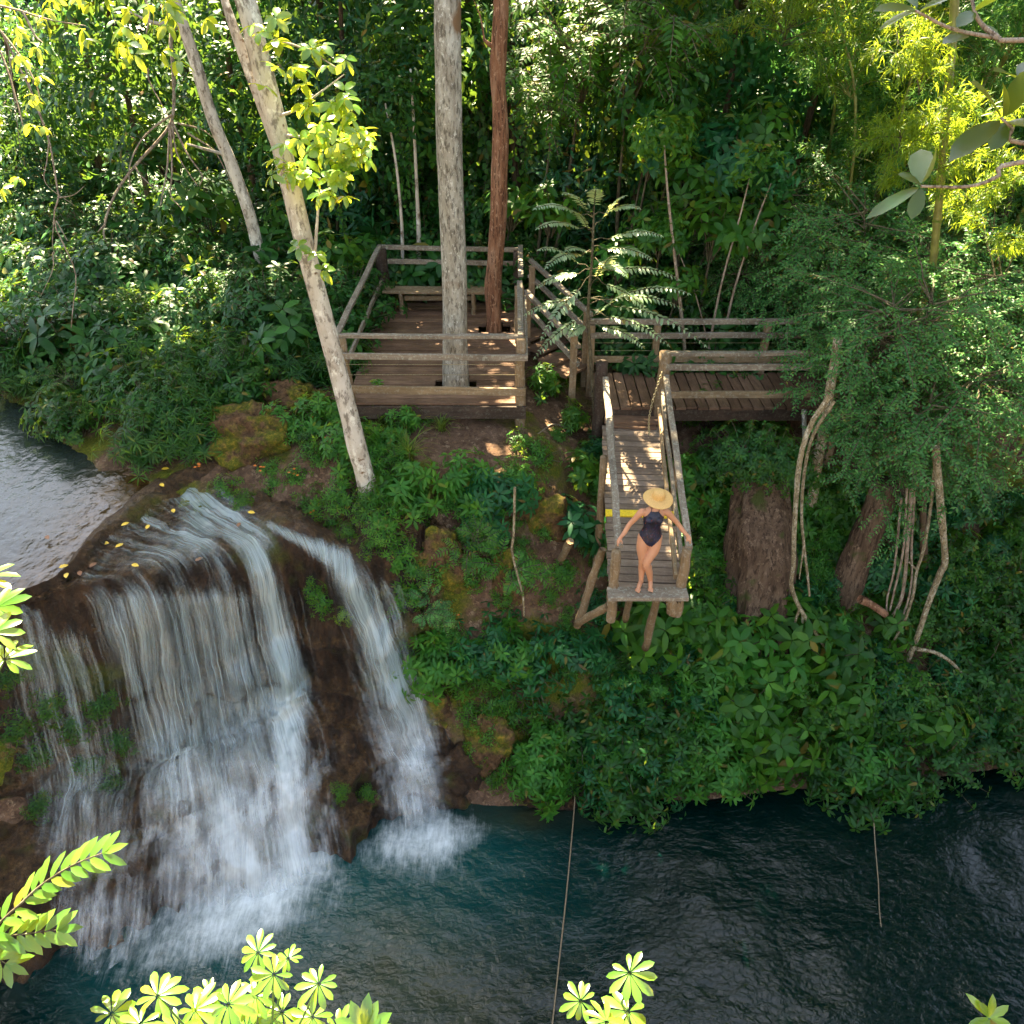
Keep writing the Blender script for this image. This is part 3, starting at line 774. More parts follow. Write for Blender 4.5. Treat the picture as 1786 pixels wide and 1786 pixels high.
# ---- ramp running down towards the pool
RA = np.array((2.04, 13.15, 4.76)); RB = np.array((1.80, 9.06, 4.38))
ramp = empty("jetty_ramp", tuple(RB), label="narrow railed timber gangway sloping down to a plank end above the pool", cat="gangway")
def rb(name, p0, p1, w, h, mat, up=(0, 0, 1), label=None): return under(beam(name, p0, p1, w, h, M[mat], None, up, label=label), ramp)
rt = (RB - RA) / np.linalg.norm(RB - RA); rs = np.array((1, 0, 0)) - rt * rt[0]; rs /= np.linalg.norm(rs); ru = np.cross(rs, -rt) * 1.0
if ru[2] < 0: ru = -ru
LR = np.linalg.norm(RB - RA)
def rp(t, s, u=0):
    """t metres down the ramp, s metres across, u metres above its boards"""
    return RA + rt * t + rs * s + np.array((0, 0, u))
a = Acc(); t = .12
while t < LR - .02:
    hw = .50 + rng.normal(0, .008)
    yl = abs(t - 2.46) < .07
    if not yl:
        board(a, rp(t, -hw, -.02), rp(t, hw, -.02 + rng.normal(0, .003)), .140, .04, ru, .0015, rng)
    else:
        rb("yellow_board", rp(t, -.50, .0), rp(t, .52, .0), .145, .045, 'yellow', tuple(ru), label="bright yellow painted cross board")
    t += .156
under(a.obj("decking", M['ramp_deck'], smooth=False), ramp)
rb("step_board", rp(-.05, -.46, .05), rp(-.05, .46, .05), .26, .05, 'deck')
rb("step_board", rp(.02, -.42, .02), rp(.02, .42, .02), .30, .04, 'deck')
rb("end_plank", RB + (-.53, -.10, .03), RB + (.53, -.10, .03), .24, .065, 'rail')
for s in (-.44, .44):
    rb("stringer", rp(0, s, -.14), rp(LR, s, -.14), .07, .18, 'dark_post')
# rails and posts of the ramp
rb("rail", (1.55, 13.15, 5.62), RB + (-.40, .10, .66), .10, .06, 'rail')
rb("rail", (1.62, 12.7, 5.24), RB + (-.36, .28, .34), .05, .11, 'rail')
rb("rail", (2.55, 13.15, 5.66), RB + (.50, .02, .70), .09, .06, 'rail')
rb("rail", (2.50, 13.1, 5.40), RB + (.45, .18, .44), .05, .10, 'rail')
rb("rail", (2.46, 13.0, 5.12), RB + (.40, .12, .14), .05, .09, 'post')
under(log("post", RB + (-.44, .04, -.55), RB + (-.44, .04, .64), .065, M['post'], None), ramp)
under(log("post", RB + (.46, .04, -.45), RB + (.48, .04, .68), .07, M['post'], None), ramp)
under(log("post", rp(2.0, -.55, -1.6), rp(2.0, -.55, .66), .06, M['post'], None), ramp)
under(log("post", rp(2.0, .52, -1.6), rp(2.0, .54, .70), .05, M['post'], None), ramp)
def strut(p0, p1, r): under(log("strut", p0, p1, r, M['post'], None), ramp)
strut(RB + (-.48, 1.1, -.1), (1.0, 10.1, 2.85), .065)
strut(RB + (-.45, .05, -.28), (.98, 9.9, 3.1), .06)
strut(RB + (-.15, .25, -.12), (1.75, 10.2, 2.9), .05)
strut(RB + (.20, .15, -.12), (2.05, 9.9, 2.6), .06)
strut(RB + (.38, .05, -.05), RB + (.40, .05, -.42), .08)
strut((.9, 10.9, 3.9), (.75, 11.1, 3.3), .06)
# chain hanging across the top of the ramp
a = Acc(); c0 = np.array((2.47, 13.12, 5.72)); c1 = np.array((2.30, 12.78, 4.78))
nl = 26
for k in range(nl):
    f = k / (nl - 1)
    p = c0 + (c1 - c0) * f + np.array((-.07 * math.sin(f * 3.14), 0, -.12 * math.sin(f * 3.14)))
    th = np.linspace(0, 2 * np.pi, 9)
    ax = np.array((.35, 0, 0)) if k % 2 else np.array((0, .35, 0))
    ring = p + np.stack([np.cos(th) * .016 * (1 if k % 2 else .1), np.cos(th) * .016 * (.1 if k % 2 else 1), np.sin(th) * .028], -1)
    tube(a, ring, .0065, 5, False)
a.obj("chain", M['chain'], label="thin yellowish link chain hanging from the post at the head of the gangway", cat="chain")

# ------------------------------------------------------------------ person
def skin_mat():
    m, nt, out = newmat("skin"); n = N(nt)
    f = n.noise(n("TexCoord").outputs["Object"], 7, 3)
    c = n.mix(f, (.43, .20, .105), (.52, .26, .145))
    p = n("BsdfPrincipled", {"Base Color": c, "Roughness": .48, "Specular IOR Level": .4, "Subsurface Weight": .08, "Subsurface Scale": .02, "Subsurface Radius": (1, .4, .2)})
    nt.links.new(p.outputs[0], out.inputs[0]); return m
def suit_mat():
    m, nt, out = newmat("printed_swimsuit"); n = N(nt)
    ob = n("TexCoord").outputs["Object"]
    a = n.noise(ob, 7, 2); w = n.noise(n.mapv(ob, (1, 1, .4)), 24, 3, .6, 2.0)
    b = n("TexVoronoi", {"Vector": ob, "Scale": 9.0}).outputs["Distance"]
    col = n.ramp(a, [(.35, (.003, .004, .010)), (.5, (.004, .008, .034)), (.65, (.003, .004, .010))])
    col = n.mix(n.ramp(w, [(.56, 0), (.62, 1)]), col, n.ramp(a, [(.42, (.05, .006, .025)), (.5, (.02, .05, .08)), (.56, (.12, .01, .016))]))
    col = n.mix(n.ramp(b, [(.07, 1), (.10, 0)]), col, (.35, .06, .03))
    p = n("BsdfPrincipled", {"Base Color": col, "Roughness": .55})
    nt.links.new(p.outputs[0], out.inputs[0]); return m
M['skin'] = skin_mat(); M['suit'] = suit_mat()
M['hair'] = plain("dark_brown_hair", (.05, .028, .016), .5)
M['straw'] = plain("straw", (.56, .34, .11), .75, .12, 90)
M['band'] = plain("white_hat_band", (.62, .56, .46), .8, .1, 60)
B0 = Acc()
def ell(c, r, n=16, m=10, tilt=0):
    th = np.linspace(0, 2*np.pi, n, endpoint=False); ph = np.linspace(.12, np.pi - .12, m)
    V = np.stack([np.outer(np.sin(ph), np.cos(th)), np.outer(np.sin(ph), np.sin(th)), np.outer(np.cos(ph), np.ones(n))], -1) * np.array(r)
    if tilt:
        c_, s_ = math.cos(tilt), math.sin(tilt)
        V = V @ np.array(((1, 0, 0), (0, c_, -s_), (0, s_, c_))).T
    V = V.reshape(-1, 3) + np.array(c)
    i = np.arange(m - 1)[:, None] * n; j = np.arange(n)[None]; jn = (j + 1) % n
    Q = np.stack([i + j, i + n + j, i + n + jn, i + jn], -1).reshape(-1, 4)
    k = B0.n; B0.add(V, None, Q)
    B0.add([V[:n].mean(0), V[-n:].mean(0)])
    a1, a2 = B0.n - 2, B0.n - 1
    B0.T.append(np.array([(a1, k + q, k + (q + 1) % n) for q in range(n)]))
    b = k + (m - 1) * n
    B0.T.append(np.array([(a2, b + (q + 1) % n, b + q) for q in range(n)]))
def limb(pts, rad, flat=(1, 1), n=24, sides=14):
    p = smooth_path(pts, n); r = smooth_path([(x,) for x in rad], n)[:, 0]
    tube(B0, p, r, sides, True, 0, 0, flat)
    for e in (0, -1): ell(p[e], (r[e] * .98,) * 3, 12, 8)
def torso():
    st = [(.80, 0, .0, .10, .085), (.86, .0, .005, .165, .115), (.93, .002, .01, .172, .118), (1.01, .008, .0, .142, .098), (1.09, .012, -.005, .120, .086),
          (1.17, .016, -.008, .128, .094), (1.25, .02, -.010, .142, .104), (1.32, .022, -.004, .150, .098), (1.375, .023, .004, .135, .075), (1.42, .026, .004, .075, .055)]
    s = smooth_path(st, 34); n = 28; th = np.linspace(0, 2*np.pi, n, endpoint=False)
    V = np.stack([np.stack([a[1] + a[3] * np.cos(th), a[2] + a[4] * np.sin(th), np.full(n, a[0])], -1) for a in s]).reshape(-1, 3)
    m = len(s); i = np.arange(m - 1)[:, None] * n; j = np.arange(n)[None]; jn = (j + 1) % n
    k = B0.n; B0.add(V, None, np.stack([i + j, i + jn, i + n + jn, i + n + j], -1).reshape(-1, 4))
    B0.add([V[:n].mean(0), V[-n:].mean(0)]); a1, a2 = B0.n - 2, B0.n - 1
    B0.T.append(np.array([(a1, k + (q + 1) % n, k + q) for q in range(n)])); b = k + (m - 1) * n
    B0.T.append(np.array([(a2, b + q, b + (q + 1) % n) for q in range(n)]))
torso()
for sx in (-1, 1):
    ell((.02 + .068 * sx, -.085, 1.255), (.060, .050, .058))
    ell((.075 * sx, .075, .875), (.085, .075, .085))
limb([(.024, .006, 1.37), (.034, -.004, 1.43), (.044, -.016, 1.50)], (.058, .049, .050))
HEAD = np.array((.050, -.035, 1.565))
ell(HEAD + (0, .012, .025), (.074, .092, .095)); ell(HEAD + (0, -.03, -.045), (.055, .062, .072), tilt=.2)
ell(HEAD + (0, -.092, -.022), (.012, .018, .022))                                    # nose
ell(HEAD + (-.026, -.075, .012), (.016, .012, .010)); ell(HEAD + (.026, -.075, .012), (.016, .012, .010))
ell(HEAD + (0, -.082, -.062), (.022, .012, .009)); ell(HEAD + (0, -.07, -.098), (.022, .02, .018))
ell(HEAD + (-.075, .0, .0), (.010, .02, .03)); ell(HEAD + (.075, .0, .0), (.010, .02, .03))
# legs: the photo's right leg crosses in front
limb([(-.082, .005, .90), (-.098, -.02, .72), (-.078, -.02, .49), (-.066, .015, .32), (-.060, .012, .10)], (.098, .086, .056, .054, .035), n=34)
limb([(.086, .0, .90), (.066, -.045, .72), (-.030, -.105, .495), (.030, -.055, .32), (.078, .0, .11)], (.100, .088, .057, .055, .035), n=34)
ell((-.030, -.125, .495), (.042, .035, .05)); ell((-.078, -.045, .485), (.042, .035, .05))
ell((-.068, .045, .335), (.042, .04, .085)); ell((.040, -.01, .335), (.042, .04, .085))
# feet with toes
def foot(an, heel, ball, toedir):
    an, heel, ball = map(np.array, (an, heel, ball)); td = nrm(np.array(toedir)); sd_ = np.array((td[1], -td[0], 0))
    limb([an, an * .5 + heel * .5 + (0, 0, .0), heel], (.036, .036, .028))
    limb([an + (0, 0, -.02), (an + ball) / 2 + (0, 0, .012), ball], (.036, .034, .026), n=12)
    limb([heel, (heel + ball) / 2, ball], (.027, .026, .024), n=10)
    for q, (o, L, r) in enumerate(((-.030, .058, .0125), (-.012, .054, .0095), (.004, .050, .009), (.019, .044, .0085), (.032, .036, .008))):
        b = ball + sd_ * o; limb([b, b + td * L * .6 + (0, 0, .002), b + td * L + (0, 0, -.006)], (r * 1.3, r, r * .9), n=6, sides=8)
foot((-.060, .012, .10), (-.045, .045, .030), (-.115, -.115, .024), (-.45, -1, 0))
foot((.078, .0, .11), (.083, .04, .045), (.072, -.105, .024), (-.1, -1, 0))
# arms reaching out to the hand rails
RZ = .70
LH = np.array((-.455, -.055, .865)); RH = np.array((.560, -.045, .895))
limb([(-.115, .0, 1.345), (-.165, .0, 1.325), (-.235, .012, 1.215), (-.31, .022, 1.105), (-.375, -.012, .99), LH + (.028, .012, .07)], (.05, .054, .043, .036, .034, .024), n=34)
limb([(.165, .0, 1.345), (.215, .0, 1.325), (.30, .012, 1.225), (.385, .026, 1.125), (.465, .0, 1.02), RH + (-.035, .008, .07)], (.05, .054, .043, .036, .034, .024), n=34)
def hand(c, s):
    """palm resting over the rail, fingers curled down its outer side"""
    c = np.array(c); d = np.array((.35 * s, -.55, -.75)); d = d / np.linalg.norm(d)
    limb([c + (-.028 * s, .01, .07), c + (-.01 * s, -.004, .035), c + (.004 * s, -.018, .0)], (.024, .031, .030), flat=(1.1, .62), n=10)
    side = nrm(np.cross(d, (s, 0, .3)))
    for o, L, r in ((-.027, .070, .0088), (-.009, .078, .0092), (.009, .074, .009), (.026, .058, .0082)):
        b = c + side * o + np.array((.006 * s, -.02, -.002))
        limb([b, b + np.array((.014 * s, -.018, -.022)) * (L / .07), b + np.array((.006 * s, -.016, -.050)) * (L / .07)], (r * 1.15, r, r * .85), n=7, sides=8)
    t = c + np.array((-.016 * s, -.01, .03)) - side * .02
    limb([t, t + np.array((-.022 * s, -.022, -.015)), t + np.array((-.020 * s, -.034, -.040))], (.012, .0105, .009), n=7, sides=8)
hand(LH, -1); hand(RH, 1)
me0 = B0.mesh("body_raw")
tmp = bpy.data.objects.new("person", me0); S.collection.objects.link(tmp)
md = tmp.modifiers.new("r", 'REMESH'); md.mode = 'VOXEL'; md.voxel_size = .0055
ms = tmp.modifiers.new("s", 'SMOOTH'); ms.factor = .5; ms.iterations = 5
dg = bpy.context.evaluated_depsgraph_get()
body = bpy.data.meshes.new_from_object(tmp.evaluated_get(dg))
tmp.modifiers.clear(); tmp.data = body
body.polygons.foreach_set("use_smooth", np.ones(len(body.polygons), bool))
body.materials.clear(); body.materials.append(M['skin'])
person = tmp
PLOC = np.array((1.775, 9.08, 4.452)); PROT = 0.0
person.location = PLOC; person.scale = (.885, .885, .885)
props(person, "woman in dark printed swimsuit and straw hat, hands on the gangway rails", "person")
# swimsuit: the body's own surface, lifted off the skin between neckline and leg openings
bv = np.empty(len(body.vertices) * 3, np.float32); body.vertices.foreach_get("co", bv); bv = bv.reshape(-1, 3)
bn = np.empty(len(body.vertices) * 3, np.float32); body.vertex_normals.foreach_get("vector", bn); bn = bn.reshape(-1, 3)
fq = np.array([tuple(p.vertices) for p in body.polygons if len(p.vertices) == 4])
cx = bv[:, 0] - .012 * np.clip((bv[:, 2] - .85) * 4, 0, 1.6); ax_ = np.abs(cx); z = bv[:, 2]
back = bv[:, 1] > .03
keep = (z > .795 + np.maximum(0, ax_ - .022) * 1.18) & (z < np.where(back, 1.26, 1.385) - np.maximum(0, ax_ - .058) * 1.25) & (ax_ < .172) & (z < 1.40) & (z > .78)
fk = fq[keep[fq].all(1)]
used, inv = np.unique(fk, return_inverse=True)
V_ = bv[used] + bn[used] * .0045
suit = mesh_np("swimsuit", V_, [inv.reshape(-1, 4)])
so_ = obj("swimsuit", suit, M['suit'], person)
smd = so_.modifiers.new("t", 'SOLIDIFY'); smd.thickness = .006; smd.offset = -1
a = Acc()
for s in (-1, 1):
    tube(a, smooth_path([(.02 + .055 * s, -.082, 1.375), (.028 + .052 * s, -.045, 1.425), (.036 + .035 * s, .02, 1.445), (.036, .055, 1.44)], 10), .005, 6)
a.obj("neck_strap", M['suit'], person)
# hair
B1, B0 = B0, Acc()
ell(HEAD + (0, .022, .03), (.083, .094, .098)); ell(HEAD + (0, .065, -.06), (.055, .045, .10))
B0.obj("hair", M['hair'], person); B0 = B1
# hat
def lathe(prof, n=56, wob=0):
    P_ = smooth_path(prof, 40) if len(prof) > 3 else np.array(prof, float)
    th = np.linspace(0, 2*np.pi, n, endpoint=False)
    V = np.stack([np.outer(P_[:, 0], np.cos(th)), np.outer(P_[:, 0], np.sin(th)), np.repeat(P_[:, 1][:, None], n, 1)], -1)
    if wob: V[..., 2] += wob * np.sin(2 * th + .6)[None] * np.clip((P_[:, 0] - .09) / .11, 0, 1)[:, None]
    V = V.reshape(-1, 3); m = len(P_); i = np.arange(m-1)[:, None]*n; j = np.arange(n)[None]; jn = (j+1) % n
    ac = Acc(); ac.add(V, None, np.stack([i+j, i+jn, i+n+jn, i+n+j], -1).reshape(-1, 4)); return ac
hat = lathe([(.001, .118), (.03, .117), (.06, .108), (.080, .085), (.088, .05), (.091, .012), (.097, .002), (.13, -.006), (.17, -.014), (.205, -.026), (.208, -.028)], wob=.010).obj("sun_hat", M['straw'], person)
smd = hat.modifiers.new("t", 'SOLIDIFY'); smd.thickness = .005
hat.location = HEAD + (0, -.012, .055); hat.rotation_euler = (R(12), R(3), 0)
lathe([(.0925, .004), (.0925, .012), (.0915, .03), (.0905, .042)]).obj("hat_band", M['band'], hat)
# ------------------------------------------------------------------ foliage kit
def rot_align(n):
    """rotation taking +Z to n"""
    return np.array(Vector((0, 0, 1)).rotation_difference(Vector(n)).to_matrix())
def leaves(acc, pos, ax, nm, L, W, fold=.22, droop=.25, st=((.3, .9), (.68, .82)), rng=None):
    """many leaves at once: each a folded, drooping blade"""
    pos = np.asarray(pos, float); n = len(pos)
    if n == 0: return
    ax = nrm(np.broadcast_to(ax, (n, 3))); nm = np.broadcast_to(nm, (n, 3))
    sd_ = nrm(np.cross(ax, nm)); nm = np.cross(sd_, ax)
    L = np.broadcast_to(np.asarray(L, float), (n,))[:, None]; W = np.broadcast_to(np.asarray(W, float), (n,))[:, None] * .5
    droop = np.broadcast_to(np.asarray(droop, float), (n,))[:, None]
    vs = [pos]
    for t, w in st:
        c = pos + ax * L * t - nm * L * droop * t * t
        vs += [c - sd_ * W * w + nm * W * w * fold, c, c + sd_ * W * w + nm * W * w * fold]
    vs.append(pos + ax * L * .985 - nm * L * droop)
    m = len(vs); V = np.stack(vs, 1).reshape(-1, 3); k = len(st)
    T = [(0, 2, 1), (0, 3, 2)]
    for s in range(k - 1):
        a = 1 + 3 * s; b = a + 3
        T += [(a, a+1, b+1), (a, b+1, b), (a+1, a+2, b+2), (a+1, b+2, b+1)]
    a = 1 + 3 * (k - 1); T += [(a, a+1, m-1), (a+1, a+2, m-1)]
    T = np.array(T)
    acc.add(V, (np.arange(n)[:, None, None] * m + T[None]).reshape(-1, 3))
def slivers(acc, pos, ax, nm, L, W, droop=.2):
    """tiny or grass-like leaves: a folded diamond"""
    pos = np.asarray(pos, float); n = len(pos)
    if n == 0: return
    ax = nrm(np.broadcast_to(ax, (n, 3))); nm = np.broadcast_to(nm, (n, 3))
    sd_ = nrm(np.cross(ax, nm)); nm = np.cross(sd_, ax)
    L = np.broadcast_to(np.asarray(L, float), (n,))[:, None]; W = np.broadcast_to(np.asarray(W, float), (n,))[:, None] * .5
    V = np.stack([pos, pos + ax*L*.45 - sd_*W, pos + ax*L*.45 + sd_*W, pos + ax*L - nm*L*droop], 1).reshape(-1, 3)
    T = np.array([(0, 2, 1), (1, 2, 3)])
    acc.add(V, (np.arange(n)[:, None, None] * 4 + T[None]).reshape(-1, 3))
def perp(d):
    d = nrm(d); ref = np.where(np.abs(d[..., 2:3]) < .9, np.array((0, 0, 1.0)), np.array((1.0, 0, 0)))
    a = nrm(np.cross(d, ref)); return a, np.cross(d, a)
def curve(p0, p1, p2, n):
    t = np.linspace(0, 1, n)[:, None]
    return (1-t)**2*np.asarray(p0) + 2*t*(1-t)*np.asarray(p1) + t*t*np.asarray(p2)
def whorl_at(acc, rng, p, d, per, L, W, el=.25, droop=.3, fold=.2, st=((.3, .9), (.68, .82))):
    a, b = perp(d)
    th = np.arange(per) * 2 * np.pi / per + rng.uniform(0, 6) + rng.normal(0, .15, per)
    e = el + rng.normal(0, .18, per)
    rad = a * np.cos(th)[:, None] + b * np.sin(th)[:, None]
    ax = rad * np.cos(e)[:, None] + d * np.sin(e)[:, None]
    nm = d * np.cos(e)[:, None] - rad * np.sin(e)[:, None]
    leaves(acc, p + rad * .01 + np.zeros((per, 3)), ax, nm + rng.normal(0, .15, (per, 3)), L * rng.uniform(.7, 1.1, per), W * rng.uniform(.8, 1.1, per), fold, droop * rng.uniform(.5, 1.5, per), st)
def shrub(seed, nst=30, Rr=.7, H=.9, L=.17, W=.055, per=7, lev=(1, .82, .62), el=.25, droop=.3, flat=.5):
    rng = np.random.default_rng(seed); st, lf = Acc(), Acc()
    for k in range(nst):
        az = rng.uniform(0, 6.283); r = Rr * math.sqrt(rng.uniform(.02, 1))
        h = H * (1 - flat * (r / Rr) ** 2) * rng.uniform(.65, 1.1)
        tip = np.array((r * math.cos(az), r * math.sin(az), h))
        c = curve((tip[0]*.08, tip[1]*.08, -.15), (tip[0]*.35, tip[1]*.35, h*.75), tip, 9)
        tube(st, c[::2], np.linspace(.010, .004, 5), 4, False)
        for q in lev:
            i = int(q * 8); d = nrm(c[i] - c[i-1])
            whorl_at(lf, rng, c[i], nrm(d + np.array((0, 0, .35))), per, L * (1.0 if q == 1 else 1.08), W, el - .35 * (1 - q), droop)
    return st, lf
def frond_leaves(acc, st, rng, base, d0, up, length, npair, ll, lw, arch=.5, ang=1.1, sliv=False, stemr=.006, taper=.35):
    d0 = nrm(np.asarray(d0, float)); up = np.asarray(up, float)
    tip = base + d0 * length - np.array((0, 0, 1.0)) * length * arch
    c = curve(base, base + d0 * length * .55 + up * length * .08, tip, npair + 2)
    if st is not None: tube(st, c[::2] if npair > 5 else c, stemr, 4, False)
    T = nrm(np.gradient(c, axis=0)); sd_ = nrm(np.cross(T, up)); nm = np.cross(sd_, T)
    i = np.arange(1, npair + 2); t = i / (npair + 1)
    size = np.minimum(1, .55 + 1.8 * t) * (1 - (1 - taper) * np.clip((t - .45) / .55, 0, 1))
    for s in (-1, 1):
        ax = T[i] * math.cos(ang) + sd_[i] * s * math.sin(ang) + rng.normal(0, .07, (len(i), 3))
        f = slivers if sliv else leaves
        f(acc, c[i], ax, nm[i] + rng.normal(0, .12, (len(i), 3)), ll * size * rng.uniform(.85, 1.1, len(i)), lw * size, droop=.22)
    f = slivers if sliv else leaves
    f(acc, c[-1:], T[-1:], nm[-1:], ll * taper * 1.3, lw * taper * 1.2, droop=.2)
def fern(seed, nf=11, L=.6, arch=.35):
    rng = np.random.default_rng(seed); st, lf = Acc(), Acc()
    for k in range(nf):
        az = k * 2.4 + rng.normal(0, .2); e = rng.uniform(.35, 1.0)
        d = np.array((math.cos(az)*math.cos(e), math.sin(az)*math.cos(e), math.sin(e)))
        frond_leaves(lf, st, rng, np.zeros(3), d, np.array((0, 0, 1.0)), L * rng.uniform(.7, 1.1), 20, L*.26, L*.05, arch, 1.25, True, .004, .12)
    return st, lf
def pinnate_shrub(seed, nst=9, H=1.0, Rr=.6, fl=.5, npair=6, ll=.13, lw=.045):
    rng = np.random.default_rng(seed); st, lf = Acc(), Acc()
    for k in range(nst):
        az = rng.uniform(0, 6.283); r = Rr * rng.uniform(.2, 1); h = H * rng.uniform(.6, 1)
        c = curve((0, 0, -.1), (r*.3*math.cos(az), r*.3*math.sin(az), h*.7), (r*math.cos(az), r*math.sin(az), h), 8)
        tube(st, c, np.linspace(.011, .005, 8), 4, False)
        for i in (3, 4, 5, 6, 7, 7):
            a2 = az + rng.normal(0, 1.1); e = rng.uniform(-.2, .7)
            d = np.array((math.cos(a2)*math.cos(e), math.sin(a2)*math.cos(e), math.sin(e)))
            frond_leaves(lf, st, rng, c[i], d, np.array((0, 0, 1.0)), fl * rng.uniform(.7, 1.1), npair, ll, lw, .35, 1.05)
    return st, lf
def fine_shrub(seed, nbr=40, R_=1.6, H=1.3, leaf=.066, lw=.027, step=.044, dirs=None, twig=9):
    """long arching sprays clad in tiny leaves"""
    rng = np.random.default_rng(seed); st, lf = Acc(), Acc()
    for k in range(nbr):
        az = rng.uniform(0, 6.283) if dirs is None else rng.normal(dirs[0], dirs[1])
        ln = R_ * rng.uniform(.45, 1.05); e = rng.uniform(.0, .95)
        d = np.array((math.cos(az)*math.cos(e), math.sin(az)*math.cos(e), math.sin(e)*H/R_))
        b = np.array((0, 0, H * rng.uniform(-.2, 1.0)))
        tip = b + d * ln - np.array((0, 0, ln * rng.uniform(.05, .28)))
        c = curve(b, b + d * ln * .6, tip, 24) + rng.normal(0, .008, (24, 3))
        tube(st, c[::3], np.linspace(.013, .004, 8), 4, False)
        segs = []
        for q in range(twig):
            i = rng.integers(6, 24); T = nrm(c[min(i+1, 23)] - c[i-1]); s_, _ = perp(T)
            dd = nrm(T * .7 + s_ * rng.choice((-1, 1)) * .8 + rng.normal(0, .25, 3))
            l2 = ln * rng.uniform(.12, .32)
            segs.append(c[i] + np.linspace(0, 1, 9)[:, None] * dd * l2 - (np.linspace(0, 1, 9) ** 2)[:, None] * np.array((0, 0, l2 * .25)))
        for s in segs: tube(st, s[::4], .0035, 3, False)
        for s in [c[5:]] + segs:
            Ls = np.linalg.norm(np.diff(s, axis=0), axis=1).sum(); m = max(3, int(Ls / step))
            f = np.linspace(.05, .999, m) * (len(s) - 1); i = f.astype(int); p = s[i] + (s[np.minimum(i+1, len(s)-1)] - s[i]) * (f - i)[:, None]
            T = nrm(s[np.minimum(i+1, len(s)-1)] - s[np.maximum(i-1, 0)]); s_, u_ = perp(T)
            for sg in (-1, 1):
                ax = T * .55 + s_ * sg * .8 + rng.normal(0, .22, (m, 3))
                nm = np.array((0, 0, 1.0)) + rng.normal(0, .35, (m, 3))
                slivers(lf, p, ax, nm, leaf * rng.uniform(.6, 1.15, m), lw, .15)
    return st, lf
def bamboo_plume(seed, nbr=26, ln=1.7, leaf=.17, lw=.017):
    rng = np.random.default_rng(seed); st, lf = Acc(), Acc()
    for k in range(nbr):
        az = rng.uniform(0, 6.283); e = rng.uniform(.1, 1.35); l = ln * rng.uniform(.5, 1)
        d = np.array((math.cos(az)*math.cos(e), math.sin(az)*math.cos(e), math.sin(e)))
        b = np.array((0, 0, rng.uniform(0, .4)))
        c = curve(b, b + d*l*.6, b + d*l - np.array((0, 0, l*rng.uniform(.1, .5))), 14)
        tube(st, c[::2], np.linspace(.008, .002, 7), 4, False)
        for i in range(3, 14):
            for q in range(2):
                T = nrm(c[i] - c[i-1]); m = 6
                tw = nrm(T + rng.normal(0, .55, 3)); p = c[i] + tw * rng.uniform(.03, .2)
                ax = tw * .75 + rng.normal(0, .45, (m, 3)) + np.array((0, 0, -.15))
                slivers(lf, p + rng.normal(0, .02, (m, 3)), ax, np.array((0, 0, 1.0)) + rng.normal(0, .4, (m, 3)), leaf * rng.uniform(.6, 1.15, m), lw, .25)
    return st, lf
def crown_mesh(seed, blobs, n, L, W, per=6, droop=.35):
    """leaf clusters spread through a set of ellipsoid clumps (cx,cy,cz,rx,ry,rz)"""
    rng = np.random.default_rng(seed); lf = Acc()
    B_ = np.array(blobs, float); vol = B_[:, 3] * B_[:, 4]; pick = rng.choice(len(B_), n, p=vol / vol.sum())
    d = nrm(rng.normal(0, 1, (n, 3))); r = rng.uniform(.35, 1.08, n) ** .6
    p = B_[pick, :3] + d * r[:, None] * B_[pick, 3:]
    keep = fbm(p, 1.1, 2, seed) > .40
    p = p[keep]; d = d[keep]; n = len(p)
    out = nrm(d + np.array((0, 0, .45)) + rng.normal(0, .35, (n, 3)))
    a, b = perp(out)
    th = rng.uniform(0, 6.283, n)
    for q in range(per):
        t = th + q * 6.283 / per + rng.normal(0, .25, n)
        e = rng.normal(.15, .3, n)
        rad = a * np.cos(t)[:, None] + b * np.sin(t)[:, None]
        ax = rad * np.cos(e)[:, None] + out * np.sin(e)[:, None]
        leaves(lf, p + rng.normal(0, L * .25, (n, 3)), ax, out + rng.normal(0, .3, (n, 3)), L * rng.uniform(.65, 1.15, n), W * rng.uniform(.8, 1.2, n), .2, droop)
    return lf
def vine_curtain(seed, nstr=14, width=1.0, length=2.6, L=.13, W=.10, pitch=.11):
    rng = np.random.default_rng(seed); st, lf = Acc(), Acc()
    for k in range(nstr):
        x = rng.uniform(-.5, .5) * width; y0 = rng.normal(0, .15); l = length * rng.uniform(.4, 1)
        m = int(l / pitch); t = np.linspace(0, 1, max(m, 4))
        c = np.stack([x + .06 * np.sin(t * 7 + k), y0 + .05 * np.cos(t * 5 + k) , -t * l], 1)
        tube(st, c[::3] if len(c) > 8 else c, .004, 3, False)
        n = len(c); az = rng.uniform(0, 6.283, n)
        ax = np.stack([np.cos(az) * .6, np.sin(az) * .3 - .35, np.full(n, -.75)], 1)
        leaves(lf, c + rng.normal(0, .03, (n, 3)), ax, np.array((0, -1.0, .35)) + rng.normal(0, .35, (n, 3)), L * rng.uniform(.6, 1.15, n), W, .12, .1, ((.18, .95), (.55, .75)))
    return st, lf
